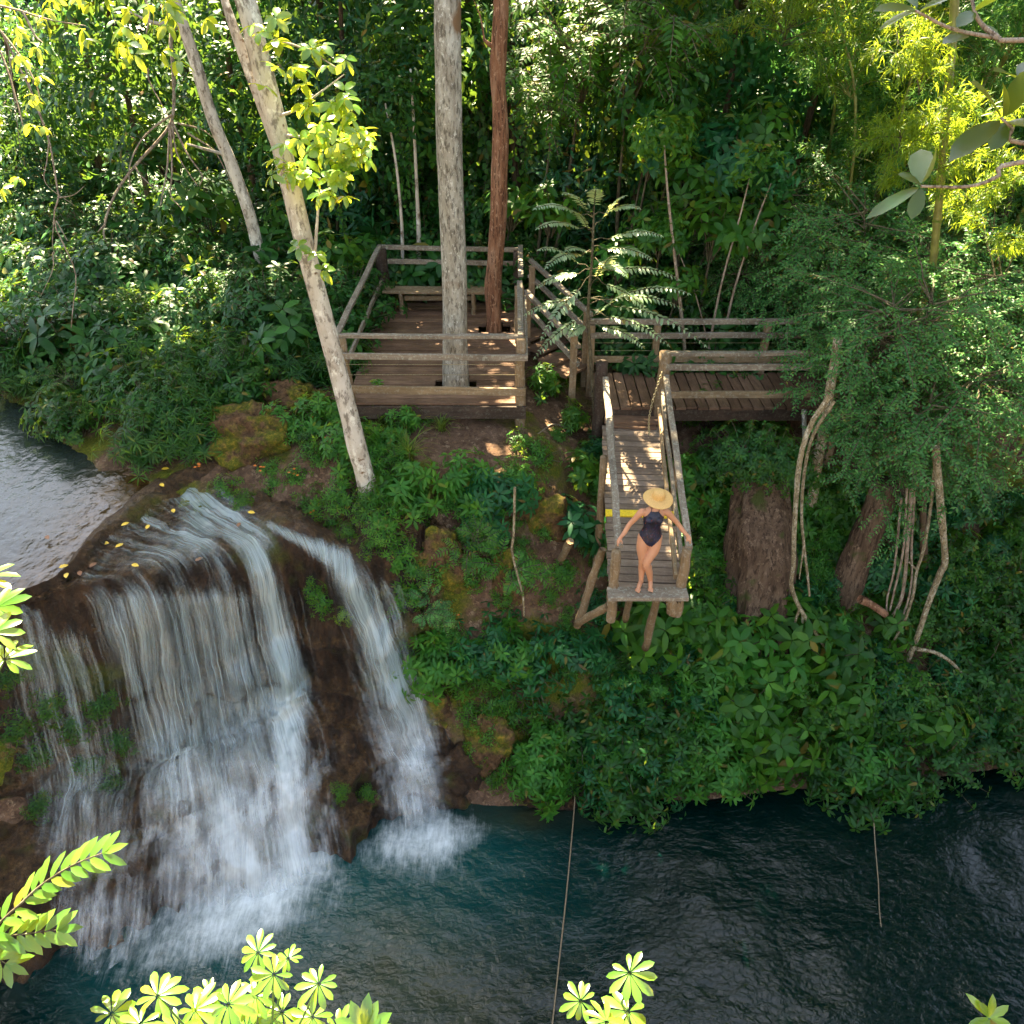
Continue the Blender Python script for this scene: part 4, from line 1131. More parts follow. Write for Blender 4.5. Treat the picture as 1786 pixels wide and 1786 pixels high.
def grass_tuft(seed, n=60, H=.7):
    rng = np.random.default_rng(seed); lf = Acc()
    for k in range(n):
        az = rng.uniform(0, 6.283); r = rng.uniform(.1, .6); h = H * rng.uniform(.5, 1)
        c = curve((rng.normal(0, .05), rng.normal(0, .05), 0), (r*.3*math.cos(az), r*.3*math.sin(az), h), (r*math.cos(az), r*math.sin(az), h*rng.uniform(.3, .9)), 6)
        T = nrm(np.gradient(c, axis=0)); s_ = nrm(np.cross(T, (math.cos(az), math.sin(az), .2)))
        w = np.array((.006, .008, .008, .006, .004, .0005))[:, None]
        V = np.concatenate([c - s_*w, c + s_*w]); i = np.arange(5)
        lf.add(V, None, np.stack([i, i+6, i+7, i+1], 1))
    return Acc(), lf
def palm_leaf(lf, st, rng, p, d, nl=9, L=.2, W=.085, pet=None, sweep=5.2, droop=.25):
    """hand-shaped leaf: leaflets with rounded ends radiating from the stalk end"""
    d = nrm(np.asarray(d, float)); a, b = perp(d)
    ph = rng.uniform(0, 6.283)
    th = ph + np.linspace(-sweep/2, sweep/2, nl) + rng.normal(0, .05, nl)
    e = rng.normal(-.05, .12, nl)
    rad = a * np.cos(th)[:, None] + b * np.sin(th)[:, None]
    ax = rad * np.cos(e)[:, None] + d * np.sin(e)[:, None]
    sz = 1 - .35 * (np.abs(np.linspace(-1, 1, nl)) ** 2)
    leaves(lf, p + rad * .012, ax, d + rng.normal(0, .12, (nl, 3)), L * sz * rng.uniform(.9, 1.1, nl), W * sz, .28, droop * rng.uniform(.4, 1.4, nl), ((.14, .28), (.36, .62), (.62, .98), (.84, .78)))
# -- prototype meshes, one data block each
PR_ = {}
def proto(name, pair, leafmat, stemmat='stem'):
    st, lf = pair
    sm = st.mesh(name + "_stems") if st is not None and st.n else None
    lm = lf.mesh(name + "_leaves")
    if sm: sm.materials.append(M[stemmat])
    lm.materials.append(M[leafmat])
    PR_[name] = (sm, lm, st, lf, leafmat)
for k in range(3):
    proto(f"whorl{k}", shrub(10 + k, 26, .62, .8, .17, .055, 7), ('teal', 'deep', 'mid')[k])
    proto(f"broad{k}", shrub(20 + k, 13, .55, .75, .25, .105, 5, (1, .72), .2, .35), ('mid', 'deep', 'bright')[k])
    proto(f"hang{k}", shrub(30 + k, 34, .75, .75, .125, .048, 6, (1, .8, .6, .42), .05, .5, .8), ('deep', 'teal', 'deep')[k])
    proto(f"herb{k}", shrub(40 + k, 22, .36, .34, .09, .026, 6, (1, .7), .3, .2), ('bright', 'mid', 'deep')[k])
    proto(f"dense{k}", shrub(50 + k, 46, .8, 1.0, .10, .045, 6, (1, .84, .66, .5), .15, .35, .6), ('deep', 'mid', 'teal')[k])
for k in range(2): proto(f"narrow{k}", shrub(110 + k, 34, .75, .85, .19, .027, 8, (1, .82, .62, .44), .2, .45, .6), ('mid', 'deep')[k])
proto("fern0", fern(60), 'bright', 'green_stem'); proto("fern1", fern(61, 13, .75), 'mid', 'green_stem')
proto("pinnate0", pinnate_shrub(70), 'mid'); proto("pinnate1", pinnate_shrub(71, 12, 1.5, .9, .6, 7, .15, .05), 'teal')
proto("fine0", fine_shrub(80), 'fine'); proto("fine1", fine_shrub(81, 46, 1.9, 1.0), 'fine'); proto("fine2", fine_shrub(82, 40, 1.5, 1.2), 'mid')
proto("bamboo0", bamboo_plume(90), 'bamboo'); proto("bamboo1", bamboo_plume(91, 30, 2.0), 'mid'); proto("bamboo2", bamboo_plume(92, 30, 1.8), 'gold')
proto("vine0", vine_curtain(95), 'mid'); proto("vine1", vine_curtain(96, 18, 1.3, 3.4), 'deep'); proto("vine2", vine_curtain(97, 8, .5, 3.2), 'bright')
proto("grass0", grass_tuft(99), 'grass')
_swap = {}
def leafy(lm, mat):
    """the same leaves in another species' colour"""
    k = (lm.name, mat)
    if k not in _swap:
        c = lm.copy(); c.materials.clear(); c.materials.append(M[mat]); _swap[k] = c
    return _swap[k]
def plant(kind, loc, scale=1.0, rz=None, lean=(0, 0, 1), name="shrub", label=None, cat="shrub", group=None, mat=None, rg=random.Random(3)):
    sm, lm = PR_[kind][:2]
    e = empty(name, tuple(loc), label=label, cat=cat, group=group)
    rz = rg.uniform(0, 6.283) if rz is None else rz
    q = Vector((0, 0, 1)).rotation_difference(Vector(lean)) @ Euler((0, 0, rz)).to_quaternion()
    e.rotation_mode = 'QUATERNION'; e.rotation_quaternion = q
    e.scale = (scale,) * 3
    if sm: link(bpy.data.objects.new("stem", sm), e)
    link(bpy.data.objects.new("foliage", leafy(lm, mat) if mat else lm), e)
    return e
def gnormal(x, y, k=.55):
    h = .35; gx = g1(x + h, y) - g1(x - h, y); gy = g1(x, y + h) - g1(x, y - h)
    n = Vector((-gx * k / (2*h), -gy * k / (2*h), 1)).normalized(); return n
def mass(name, items, label, mat, stemmat='stem', parent=None):
    """ground cover that reads as one mass: items = (kind, loc, scale, rz, lean)"""
    lf, st = Acc(), Acc()
    for kind, loc, sc, rz, lean in items:
        s_, l_ = PR_[kind][2:4]
        Mx = rot_align(lean) @ np.array(Euler((0, 0, rz)).to_matrix()) * sc
        lf.merge(l_, Mx, np.asarray(loc))
        if s_ is not None and s_.n: st.merge(s_, Mx, np.asarray(loc))
    o = lf.obj(name, M[mat], None, label=label, cat="undergrowth", kind='stuff')
    if st.n: st.obj("twigs", M[stemmat], o)
    return o

MOSSY = [tuple(hit(*q)[:2]) for q in ((440, 780), (510, 720), (410, 770), (470, 800))]
# ------------------------------------------------------------------ where nothing may grow
def blocked(x, y, z, r=.2):
    if z < .15: return True
    if math.hypot(x + 2.2, y - 11.2) < .5: return True
    if MOSSY and min(math.hypot(x - a, y - b) for a, b in MOSSY) < .5: return True
    if PX0 - r < x < PX1 + r and PY0 - r < y < PY1 + r: return True
    if x > WX0 - .1 and WY0 - r - .1 < y < WY1 + r and z > 3.3: return True
    if .1 < x < 1.6 and 13.9 < y < 17.4 and abs((x - .35) + (y - 17) * .4) < .55: return True
    if x < -3.2 and y < 12.4 and z > -2: return True        # cliff and river
    if x < -5.2 and y > 8 and z < 4.4: return True
    if -3.2 <= x < -.6 and y < 10.9 - (x + 3.2) * .45 : return True
    return False
RG = np.random.default_rng(11)
def scatter(n, x0, x1, y0, y1, kinds, smin, smax, den=None, tall=None):
    out = []
    X_ = RG.uniform(x0, x1, n); Y_ = RG.uniform(y0, y1, n); Z_ = ground(X_, Y_)
    for x, y, z in zip(X_, Y_, Z_):
        if blocked(x, y, z): continue
        if den is not None and RG.uniform() > den(x, y, z): continue
        s = RG.uniform(smin, smax)
        if 1.1 < x < 2.75 and 8.6 < y < 13.3: s *= .62
        out.append((kinds[RG.integers(len(kinds))], (x, y, z - .05), s, RG.uniform(0, 6.283), gnormal(x, y)))
    return out
soil = lambda x, y, z: .05 if (-1.5 < x < 1.25 and 11.55 < y < 13) else (.5 if (-1.5 < x < 1.3 and 9.4 < y < 11.5) else 1)
# low herbs over the banks
mass("ground_cover", scatter(1000, -5.2, 6.5, 9.2, 13.2, ('herb0', 'herb1', 'herb0', 'herb2', 'whorl2'), .45, 1.05, lambda x, y, z: soil(x, y, z) * .85), "low bright herbs covering the mossy bank", 'bright')
for q, (kinds, m, lab) in enumerate(((('whorl0', 'hang0'), 'teal', "blue green whorled undergrowth on the steep bank"), (('dense0', 'broad0'), 'mid', "mid green mixed undergrowth on the steep bank"), (('hang1', 'whorl2', 'herb2'), 'deep', "deep green undergrowth low on the steep bank"))):
    mass("bank_undergrowth", scatter(115, -1.3, 13, 9.3, 13.3, kinds, .5, 1.05, lambda x, y, z: .9 if x > 1 else (.35 if y > 9.8 else .45) * soil(x, y, z)), lab, m)
mass("hill_undergrowth", scatter(900, -16, 16, 14.5, 27, ('dense0', 'dense1', 'whorl1', 'broad1', 'hang1'), .8, 1.7, lambda x, y, z: 1.0), "dense mixed undergrowth of the forest hillside", 'forest')
mass("hill_undergrowth", scatter(420, -18, 18, 24, 40, ('dense0', 'dense2', 'whorl2'), 1.4, 2.6), "dark undergrowth far up the forest hillside", 'shade')
mass("river_bank_undergrowth", scatter(420, -13, -3, 12.3, 20, ('dense1', 'herb2', 'whorl2', 'narrow0', 'narrow1', 'broad1'), .55, 1.15, lambda x, y, z: .9 if x < -3.6 or y > 14 else .3), "dense green undergrowth along the river bank", 'deep')
# ------------------------------------------------------------------ trees
def limb_tree(name, label, pts, rads, barkmat, blobs=None, n=900, L=.2, W=.08, leafmat='mid', seed=1, sides=14, rough=.12, limbs=(), cat="tree", group=None, per=6):
    base = np.array(pts[0], float)
    t = empty(name, tuple(base), label=label, cat=cat, group=group)
    a = Acc(); c = smooth_path(pts, 40); r = smooth_path([(q,) for q in rads], 40)[:, 0]
    tube(a, c - base, r, sides, True, rough, seed)
    for lp, lr in limbs:
        tube(a, smooth_path(lp, 16) - base, np.linspace(lr, lr * .3, 16), 8, True, rough, seed + 3)
    a.obj("trunk", M[barkmat], t)
    if blobs is not None:
        if len(pts) and blobs:
            lf = crown_mesh(seed, blobs, n, L, W, per)
            V = lf.verts() - base; lf.V = [V]
            lf.T = [lf.tris()]; lf.U = [np.zeros((len(V), 2))]
            lf.obj("crown", M[leafmat], t)
    return t
# crowns of the clearing's own trees stand above the picture and shade it
def hi(px, py, y): return Py(px, py, y)
gray_top = hi(780, 0, 13.6)
limb_tree("gray_tree", "tall straight grey trunk rising through the front of the platform", [(-.97, 13.6, 4.6), (-.97, 13.6, 5.5), (-.93, 13.6, 7.0), tuple(hi(785, 300, 13.6)), tuple(gray_top), (-.8, 13.9, 13.2), (-.7, 15.6, 20)],
          (.27, .225, .20, .19, .185, .17, .07), 'gray_bark', [(-.8, 16.6, 20.6, 2.8, 2.2, 1.7), (-2.8, 17.0, 21.2, 2.2, 1.8, 1.5), (1.4, 17.2, 21.4, 2.0, 1.8, 1.4)], 950, .22, .09, 'mid', 5,
          limbs=[([(-.75, 14.8, 17), (-1.8, 16, 19), (-2.6, 16.8, 20.6)], .08), ([(-.75, 14.8, 17), (.3, 16, 19), (1, 17, 20.8)], .08)])
limb_tree("brown_tree", "slender reddish brown trunk rising through the back of the platform", [(-.34, 16.2, 4.9), (-.36, 16.2, 6.0), tuple(hi(866, 430, 16.2)), tuple(hi(871, 300, 16.2)), tuple(hi(872, 200, 16.2)), tuple(hi(868, 130, 16.2)), tuple(hi(873, 0, 16.2)), (-.1, 16.8, 15), (0, 17.6, 20)],
          (.17, .155, .15, .15, .14, .135, .13, .10, .04), 'brown_bark', [(.6, 18.6, 20.5, 2.4, 2.0, 1.8), (2.6, 18.8, 20.2, 1.9, 1.7, 1.3), (-1.4, 18.8, 21.5, 1.8, 1.6, 1.4)], 800, .2, .08, 'deep', 6, rough=.28,
          limbs=[([tuple(hi(866, 85, 16.2)), tuple(hi(850, 75, 16.1)), tuple(hi(842, 65, 16.1))], .05), ([tuple(hi(845, 72, 16.1)), tuple(hi(838, 30, 16.1)), tuple(hi(826, 0, 16.1))], .02)])
# leaning pale tree with a fork and a sunlit spray of leaves
yb = 11.4
def bt(px, py, y=yb): return tuple(Py(px, py, y))
birch = limb_tree("pale_tree", "pale smooth leaning tree trunk forking near the top above the falls", [bt(672, 960), bt(640, 845), bt(612, 735), bt(577, 600), bt(540, 460), bt(508, 330), bt(478, 200), bt(447, 80), bt(425, -10), (-3.6, 11.6, 13.5), (-4.6, 16.4, 20)],
   (.26, .155, .138, .132, .128, .125, .125, .122, .12, .10, .04), 'pale_bark', [(-4.8, 17.2, 20.6, 1.5, 1.4, 1.1), (-3.4, 17.6, 20.8, 1.4, 1.4, 1.0)], 420, .2, .09, 'sunny', 8, rough=.06,
   limbs=[([bt(492, 265), bt(462, 190, 11.5), bt(425, 95, 11.6), bt(398, 20, 11.7), bt(380, -40, 11.8)], .11),
          ([bt(655, 880), bt(665, 905, 11.2), bt(668, 930, 11.6)], .09), ([bt(600, 700), bt(606, 770, 11.3), bt(632, 850, 11.4), bt(660, 900, 11.7)], .045),
          ([bt(478, 205), bt(520, 190, 11.1), bt(560, 160, 11.0), bt(600, 130, 10.9)], .02), ([bt(488, 235), bt(540, 240, 11.1), bt(590, 245, 11), bt(640, 250, 10.9)], .02),
          ([bt(452, 100), bt(490, 75, 11.2), bt(540, 90, 11.0), bt(590, 120, 10.9)], .02), ([bt(548, 448), bt(553, 390, 11.3), bt(558, 310, 11.2)], .028)])
def spray(parent, centers, n_each, L, W, mat, seed, name="foliage", spread=.12, per=5):
    rng = np.random.default_rng(seed); lf = Acc(); base = np.array(parent.location)
    for c in centers:
        for k in range(n_each):
            p = np.asarray(c) + rng.normal(0, spread, 3)
            whorl_at(lf, rng, p - base, nrm(np.array((rng.normal(0, .4), rng.normal(-.3, .4), .8))), per, L, W, -.15, .35, .2, ((.22, .75), (.5, 1.0), (.8, .72)))
    return lf.obj(name, M[mat], parent)
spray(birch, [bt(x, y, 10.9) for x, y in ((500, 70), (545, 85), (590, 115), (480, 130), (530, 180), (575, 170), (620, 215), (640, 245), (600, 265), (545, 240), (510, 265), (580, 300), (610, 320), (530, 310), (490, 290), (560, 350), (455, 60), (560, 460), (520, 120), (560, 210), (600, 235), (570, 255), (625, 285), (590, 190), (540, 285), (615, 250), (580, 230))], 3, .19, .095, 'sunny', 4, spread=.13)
# thin pale tree further back
y4 = 17.9
limb_tree("thin_pale_tree", "thin pale leaning trunk left of the big forked tree", [tuple(Py(485, 505, y4)), tuple(Py(455, 450, y4)), tuple(Py(437, 380, y4)), tuple(Py(405, 290, y4)), tuple(Py(372, 210, y4)), tuple(Py(335, 90, y4)), tuple(Py(300, -10, y4)), (-6.6, 18.2, 13)],
   (.15, .13, .12, .12, .115, .11, .10, .05), 'pale_bark', [(-6.9, 18.6, 14.2, 1.5, 1.4, 1.1), (-5.6, 18.4, 13.8, 1.3, 1.3, 1.0)], 320, .2, .09, 'bamboo', 9, rough=.08,
   limbs=[([tuple(Py(310, 40, y4)), tuple(Py(270, 40, y4 - .4)), tuple(Py(225, 20, y4 - .6))], .05), ([tuple(Py(395, 270, y4)), tuple(Py(340, 255, y4 - .4)), tuple(Py(325, 250, y4 - .5))], .035)])
# dead hanging bough
def bough(name, label, lines, d, mat, cat, r0=.02, yy=None):
    p0 = Pd(*lines[0][0], d); o = None; a = Acc()
    for k, ln in enumerate(lines):
        r = r0 * (1 if k == 0 else .55)
        tube(a, smooth_path([Pd(x, y, d + .02 * i) for i, (x, y) in enumerate(ln)], 22) - p0, np.linspace(r, r * .35, 22), 6, True, .15, k)
    return a.obj(name, M[mat], None, loc=tuple(p0), label=label, cat=cat)
bough("dead_bough", "leafless dead bough drooping below the thin pale trunk", [
 [(318, 45), (298, 60), (303, 130), (302, 200), (285, 235), (235, 290), (200, 340), (184, 385), (182, 415), (196, 437)],
 [(300, 200), (265, 225), (240, 255), (225, 300), (233, 355)], [(296, 215), (292, 290), (283, 340), (280, 360)], [(298, 225), (300, 300), (298, 340), (318, 365)],
 [(300, 210), (325, 265), (352, 305), (348, 325)], [(300, 215), (310, 270), (345, 325)], [(258, 120), (262, 145), (295, 205)], [(310, 215), (350, 225), (372, 240)], [(235, 290), (245, 305), (275, 335)],
 [(183, 392), (170, 405)], [(327, 232), (340, 240), (375, 265), (402, 316)]], 17.5, 'twig', 'branch', .045)
bough("hanging_twig", "thin pale dangling twig at the far left beneath sunlit leaves", [
 [(5, 60), (30, 110), (55, 160), (75, 215), (88, 255), (100, 330), (102, 345), (95, 370), (98, 400), (125, 455), (133, 490), (128, 530), (124, 572)],
 [(14, 80), (20, 130), (27, 190), (35, 260)], [(95, 372), (93, 395), (92, 430), (100, 455)], [(98, 385), (118, 420)], [(85, 248), (82, 280), (80, 320), (132, 360)], [(102, 345), (128, 340), (147, 325)], [(55, 160), (40, 110), (20, 108), (100, 130)], [(92, 440), (92, 470), (72, 515)]], 12.5, 'twig', 'twig', .018)

# thin straight saplings behind the boardwalk
def pole_tree(label, pts, y, r, mat='twig', name="sapling", group=None, crown=None, lm='mid'):
    P = [tuple(Py(a, b, y)) for a, b in pts]
    return limb_tree(name, label, P, list(np.linspace(r, r * .35, len(P))), mat, crown, 90, .16, .06, lm, int(pts[0][0]), sides=8, rough=.1, cat="sapling", group=group)
G5 = "thin saplings behind the boardwalk"
def top_of(px, py, y, r): p = Py(px, py, y); return [(p[0], p[1], p[2], r, r * .8, r * .8)]
pole_tree("upright pale sapling stem behind the boardwalk's left section, leaning slightly left", [(1197, 640), (1188, 545), (1176, 440), (1165, 340), (1158, 250)], 15.2, .04, group=G5, crown=top_of(1158, 240, 15.4, .55))
pole_tree("thin grey sapling stem behind the boardwalk rails, tilting right", [(1232, 640), (1245, 560), (1262, 480), (1290, 380), (1310, 300)], 15.2, .03, group=G5, crown=top_of(1312, 290, 15.4, .5))
pole_tree("slender brown sapling stem between two tilted ones behind the rails", [(1253, 640), (1268, 560), (1285, 490), (1318, 390), (1345, 320)], 15.3, .032, group=G5, crown=top_of(1345, 310, 15.4, .5), lm='teal')
pole_tree("hair thin pale stem leaning left behind the boardwalk", [(1235, 600), (1215, 520), (1192, 460), (1170, 410)], 15.4, .016, group=G5, crown=top_of(1170, 405, 15.4, .3))
pole_tree("thin whitish trunk behind the bench", [(731, 470), (730, 400), (727, 330), (722, 220), (716, 120)], 18.6, .055, 'pale_bark', crown=top_of(716, 110, 18.6, .8), lm='forest')
pole_tree("thin trunk with white patches behind the platform's left rail", [(702, 500), (702, 440), (700, 380), (690, 280), (672, 180)], 18.4, .05, 'pale_bark', crown=top_of(672, 170, 18.4, .8), lm='forest')

# pinnate tree whose silvery fronds catch the sun beside the steps
yp = 13.75
pin = empty("feathery_tree", tuple(Py(1037, 722, yp)), label="slim young tree with silvery feather-like fronds catching sun beside the steps", cat="tree")
a, lf = Acc(), Acc(); b0 = np.array(pin.location); rgp = np.random.default_rng(17)
stem = smooth_path([Py(1037, 722, yp), Py(1030, 620, yp), Py(1026, 540, yp), Py(1032, 460, yp), Py(1035, 400, yp), Py(1036, 360, yp)], 30)
tube(a, stem - b0, np.linspace(.035, .012, 30), 7, True, .1)
FR = [((1030, 470), (945, 430)), ((1030, 470), (950, 500)), ((1034, 400), (945, 395)), ((1035, 380), (985, 335)), ((1035, 370), (1040, 330)), ((1036, 375), (1110, 365)), ((1034, 420), (1145, 410)), ((1033, 430), (1125, 450)),
      ((1030, 470), (1170, 480)), ((1030, 480), (1120, 540)), ((1028, 520), (1210, 580)), ((1028, 520), (1175, 530)), ((1027, 560), (1095, 510)), ((1027, 560), (1000, 590)), ((1028, 520), (930, 545)), ((1030, 480), (960, 570)), ((1033, 440), (990, 440)), ((1034, 410), (1000, 370)), ((1027, 560), (1110, 600)), ((1028, 540), (950, 610)), ((1032, 450), (1085, 480))]
FR += [((1030, 500), (1075, 440)), ((1032, 440), (960, 460)), ((1034, 400), (1090, 340)), ((1035, 380), (940, 360)), ((1028, 530), (1190, 500)), ((1028, 540), (1150, 590))]
for k, (s, e) in enumerate(FR):
    p0 = Py(*s, yp); p1 = Py(*e, yp - rgp.uniform(.0, .9)); d = p1 - p0; L_ = np.linalg.norm(d)
    start = p0 + d * .25
    tube(a, np.array([p0, p0 + d * .12 + (0, 0, .04), start]) - b0, .007, 4, False)
    frond_leaves(lf, a, rgp, start - b0, d + np.array((0, 0, .2)), np.array((0, -.15, 1.0)), L_ * .85, 15, .165, .058, .20, 1.0, stemr=.005)
a.obj("trunk", M['stem'], pin); lf.obj("foliage", M['silver'], pin)

# ------------------------------------------------------------------ forest behind: individual trees
def forest_proto(seed, blobs, n, L, W, mat, per=6):
    lf = crown_mesh(seed, blobs, n, L, W, per); m = lf.mesh("forest_crown"); m.materials.append(M[mat]); return m
FP = [forest_proto(201, [(0,0,4.2,1.9,1.9,1.5),(1.2,.4,3.0,1.4,1.4,1.1),(-1.3,-.3,3.2,1.4,1.4,1.2),(.2,-1.1,2.2,1.4,1.2,1.2),(-.4,-.8,1.2,1.2,1.1,.9)], 900, .22, .075, 'forest'),
      forest_proto(202, [(0,0,4.6,1.6,1.6,1.9),(.8,-.5,3.0,1.5,1.4,1.4),(-.9,-.6,2.6,1.5,1.3,1.3),(0,-.9,1.4,1.4,1.2,1.0)], 900, .26, .06, 'shade'),
      forest_proto(203, [(0,0,4.0,2.2,2.0,1.2),(1.5,-.3,3.0,1.2,1.2,1.0),(-1.5,-.3,2.8,1.3,1.2,1.0),(.3,-1.0,2.0,1.6,1.2,.9)], 800, .17, .075, 'teal'),
      forest_proto(204, [(0,0,4.4,1.8,1.8,1.6),(1.1,-.8,3.0,1.4,1.2,1.2),(-1.0,-.5,2.4,1.4,1.3,1.2)], 700, .30, .10, 'forest', 5)]
ft = Acc(); tube(ft, smooth_path([(0,0,-.6),(.08,0,1.5),(-.05,.1,3.2),(.1,0,5)], 14), np.linspace(.10, .04, 14), 8, True, .15)
FTR = ft.mesh("forest_trunk"); FTR.materials.append(M['dark_bark'])
rgf = random.Random(8)
def forest_tree(x, y, s, k, label, group, z=None):
    z = g1(x, y) if z is None else z
    e = empty("forest_tree", (x, y, z), label=label, cat="tree", group=group)
    e.scale = (s, s, s * rgf.uniform(.95, 1.2)); e.rotation_euler = (0, 0, rgf.uniform(0, 6.28))
    link(bpy.data.objects.new("trunk", FTR), e); link(bpy.data.objects.new("crown", FP[k]), e)
GL = "dark leafy trees on the hillside behind the clearing"
for (x, y, s, k) in ((-3.6, 20.5, 1.05, 1), (-1.4, 20.2, 1.0, 3), (.8, 19.6, 1.0, 1), (2.6, 19.0, 1.0, 0), (4.4, 19.4, 1.05, 2), (6.2, 19.6, 1.1, 2), (8.4, 18.8, 1.0, 0), (10.4, 18.6, 1.1, 2),
                     (-6.2, 21.5, 1.1, 0), (-9.0, 22.0, 1.0, 3), (-12, 23, .85, 1), (-14.5, 23, .85, 0), (-17, 22, .85, 2),
                     (-4.8, 24.2, 1.3, 2), (-2.2, 24, 1.3, 0), (.4, 23.4, 1.3, 1), (3.0, 23.2, 1.3, 3), (5.6, 23.5, 1.3, 0), (8.3, 23, 1.3, 1), (11.2, 23, 1.35, 0), (14, 22.5, 1.4, 2),
                     (-8, 27, 1.2, 1), (-4, 28, 1.5, 3), (0, 28, 1.5, 0), (4, 28, 1.5, 1), (8, 28, 1.5, 2), (12.5, 27.5, 1.5, 3), (-12.5, 27, .75, 2), (17, 27, 1.6, 1), (-17, 27, .75, 0)):
    forest_tree(x, y, s, k, "dark leafy tree massed with others on the slope behind the clearing", GL)
# tall trees added at the forest edge: unseen crowns placed to block sun and sky
GT = "tall trees added above the clearing to block sun and sky"
def tall(x, y, z0, r, seed, mat='deep', n=760):
    n = int(125 * r * r) + 100
    zb = g1(x, y); rg_ = np.random.default_rng(seed)
    bl = [(x + rg_.uniform(-.7, .7) * r, y + rg_.uniform(-.6, .6) * r, z0 + rg_.uniform(0, 1) * r * .9, r * rg_.uniform(.5, .75), r * rg_.uniform(.5, .75), r * rg_.uniform(.35, .5)) for _ in range(5)]
    limb_tree("light_block_tree", "tall dark forest tree added with its high unseen crown blocking sun and sky", [(x, y + 6, g1(x, y + 6) - .3), (x + rg_.normal(.1, .35), y + 6, zb + 5), (x, y + 4, z0 - 1.5), (x, y, z0 + r * .5)], (.11, .10, .09, .05), 'dark_bark', bl, n, .32, .15, mat, seed, group=GT, sides=9)
for k, (x, y, z0, r) in enumerate(((-6.2, 22.0, 15.5, 3.0), (-4.3, 22.0, 15.5, 2.7), (2.2, 21.2, 13.2, 1.7), (7.6, 22.5, 14.2, 2.6), (11.0, 19, 14.5, 3.4),
                                  (-4.0, 19.2, 15.4, 1.9), (-9.0, 21.5, 15.0, 2.6), (-8.6, 19.8, 14.0, 2.8), (-10.6, 17.5, 12.8, 2.0), (-11.5, 20.5, 12.4, 2.2), (-6.5, 19.2, 16.0, 1.9), (-11.5, 20.5, 14.6, 2.2), (-3.2, 20.0, 17.0, 2.0), (12.5, 14.5, 13.5, 3.2), (1.2, 24.4, 19.5, 2.6), (12.0, 17.0, 15.5, 2.4), (-7.2, 20.2, 17.4, 2.2), (14, 18, 15, 3.2),
                                  (13, 20, 21, 3.6), (10.4, 21.6, 21, 3.0), (-6.5, 24.5, 20.5, 2.8), (12.5, 15.5, 19, 3.0), (.1, 17.0, 15.0, 1.6), (-1.0, 18.0, 16.4, 1.7), (3.2, 15.6, 11.9, 1.2), (4.6, 16.0, 12.1, 1.1), (2.0, 17.6, 13.6, 1.2), (-.9, 16.6, 12.4, 1.1), (16, 17, 18.5, 4.2), (19, 22.5, 19, 4.2), (14.5, 22.5, 20, 3.6), (10.6, 24, 20, 3.0), (18.5, 14, 17, 3.8), (16.5, 18.5, 22, 3.4), (19.5, 17.5, 22.5, 3.6), (.2, 15.2, 22.6, 2.4), (2.4, 18.6, 20, 2.4), (1.4, 18.4, 17.8, 1.8), (1.8, 15.5, 21.5, 2.2))):
    tall(x, y, z0, r, 300 + k)
# ------------------------------------------------------------------ bamboo and feathery shrubs on the right
def bamboo_cane(seed, H=6.0, plumes=7):
    rng = np.random.default_rng(seed); st, lf = Acc(), Acc()
    c = smooth_path([(0, 0, -.3), (.1, -.05, H*.4), (.45, -.35, H*.75), (1.2, -.9, H)], 40)
    r = np.linspace(.045, .014, 40) * (1 + .25 * (np.arange(40) % 5 == 0))
    tube(st, c, r, 8, True)
    for k in range(plumes):
        i = int(10 + 29 * k / (plumes - 1)); s, l = bamboo_plume(seed * 10 + k, 9, 1.25)
        Mx = np.array(Euler((rng.normal(0, .4), rng.normal(0, .4), rng.uniform(0, 6.28))).to_matrix())
        st.merge(s, Mx, c[i]); lf.merge(l, Mx, c[i])
    return st, lf
proto("cane0", bamboo_cane(401), 'mid', 'bamboo_culm'); proto("cane1", bamboo_cane(402, 6.8, 8), 'bamboo', 'bamboo_culm'); proto("cane2", bamboo_cane(403, 5.2, 8), 'fine', 'bamboo_culm')
GB = "bamboo canes on the right of the clearing"
for (x, y, s, k, m) in ((6.2, 16.6, 1.0, 0, None), (7.6, 16.2, 1.05, 2, None), (8.8, 15.8, 1.1, 0, None), (9.8, 15.2, 1.1, 1, None), (7.0, 17.6, 1.25, 1, None), (8.4, 17.4, 1.3, 2, None), (10.6, 16.6, 1.25, 1, 'gold'),
                        (6.2, 18.6, 1.1, 2, None), (9.2, 13.8, 1.0, 0, 'deep'), (10.4, 13.4, 1.0, 0, 'mid'), (3.2, 18.8, 1.1, 1, 'bamboo')):
    plant(f"cane{k}", (x, y, g1(x, y)), s, rgf.uniform(0, 6.28), (rgf.uniform(-.1, .1), -.12, 1), "bamboo", "arching bamboo cane with narrow leaves in the thicket right of the clearing", "bamboo", GB, m)
# the one clear culm with pale rings
a = Acc(); yc = 13.2
cul = smooth_path([Py(1626, 470, yc), Py(1640, 330, yc), Py(1650, 200, yc), Py(1662, 60, yc), Py(1668, -60, yc)], 60)
rr = np.full(60, .058); rr[::9] *= 1.16
bc = empty("bamboo", tuple(cul[0]), label="single thick olive bamboo culm with pale rings among yellow leaves", cat="bamboo")
low = np.array((cul[0][0] - .1, yc, g1(cul[0][0], yc) - .2))
tube(a, np.vstack([low[None], cul]) - cul[0], np.concatenate([[.06], rr]), 12, True)
a.obj("culm", M['bamboo_culm'], bc)
for k in range(0, 60, 9):
    a = Acc(); tube(a, np.array([cul[k] - (0, 0, .016), cul[k] + (0, 0, .016)]) - cul[0], .0685, 12, False)
    a.obj("ring", M['grass'], bc)
lf, st = Acc(), Acc(); r_ = np.random.default_rng(4)
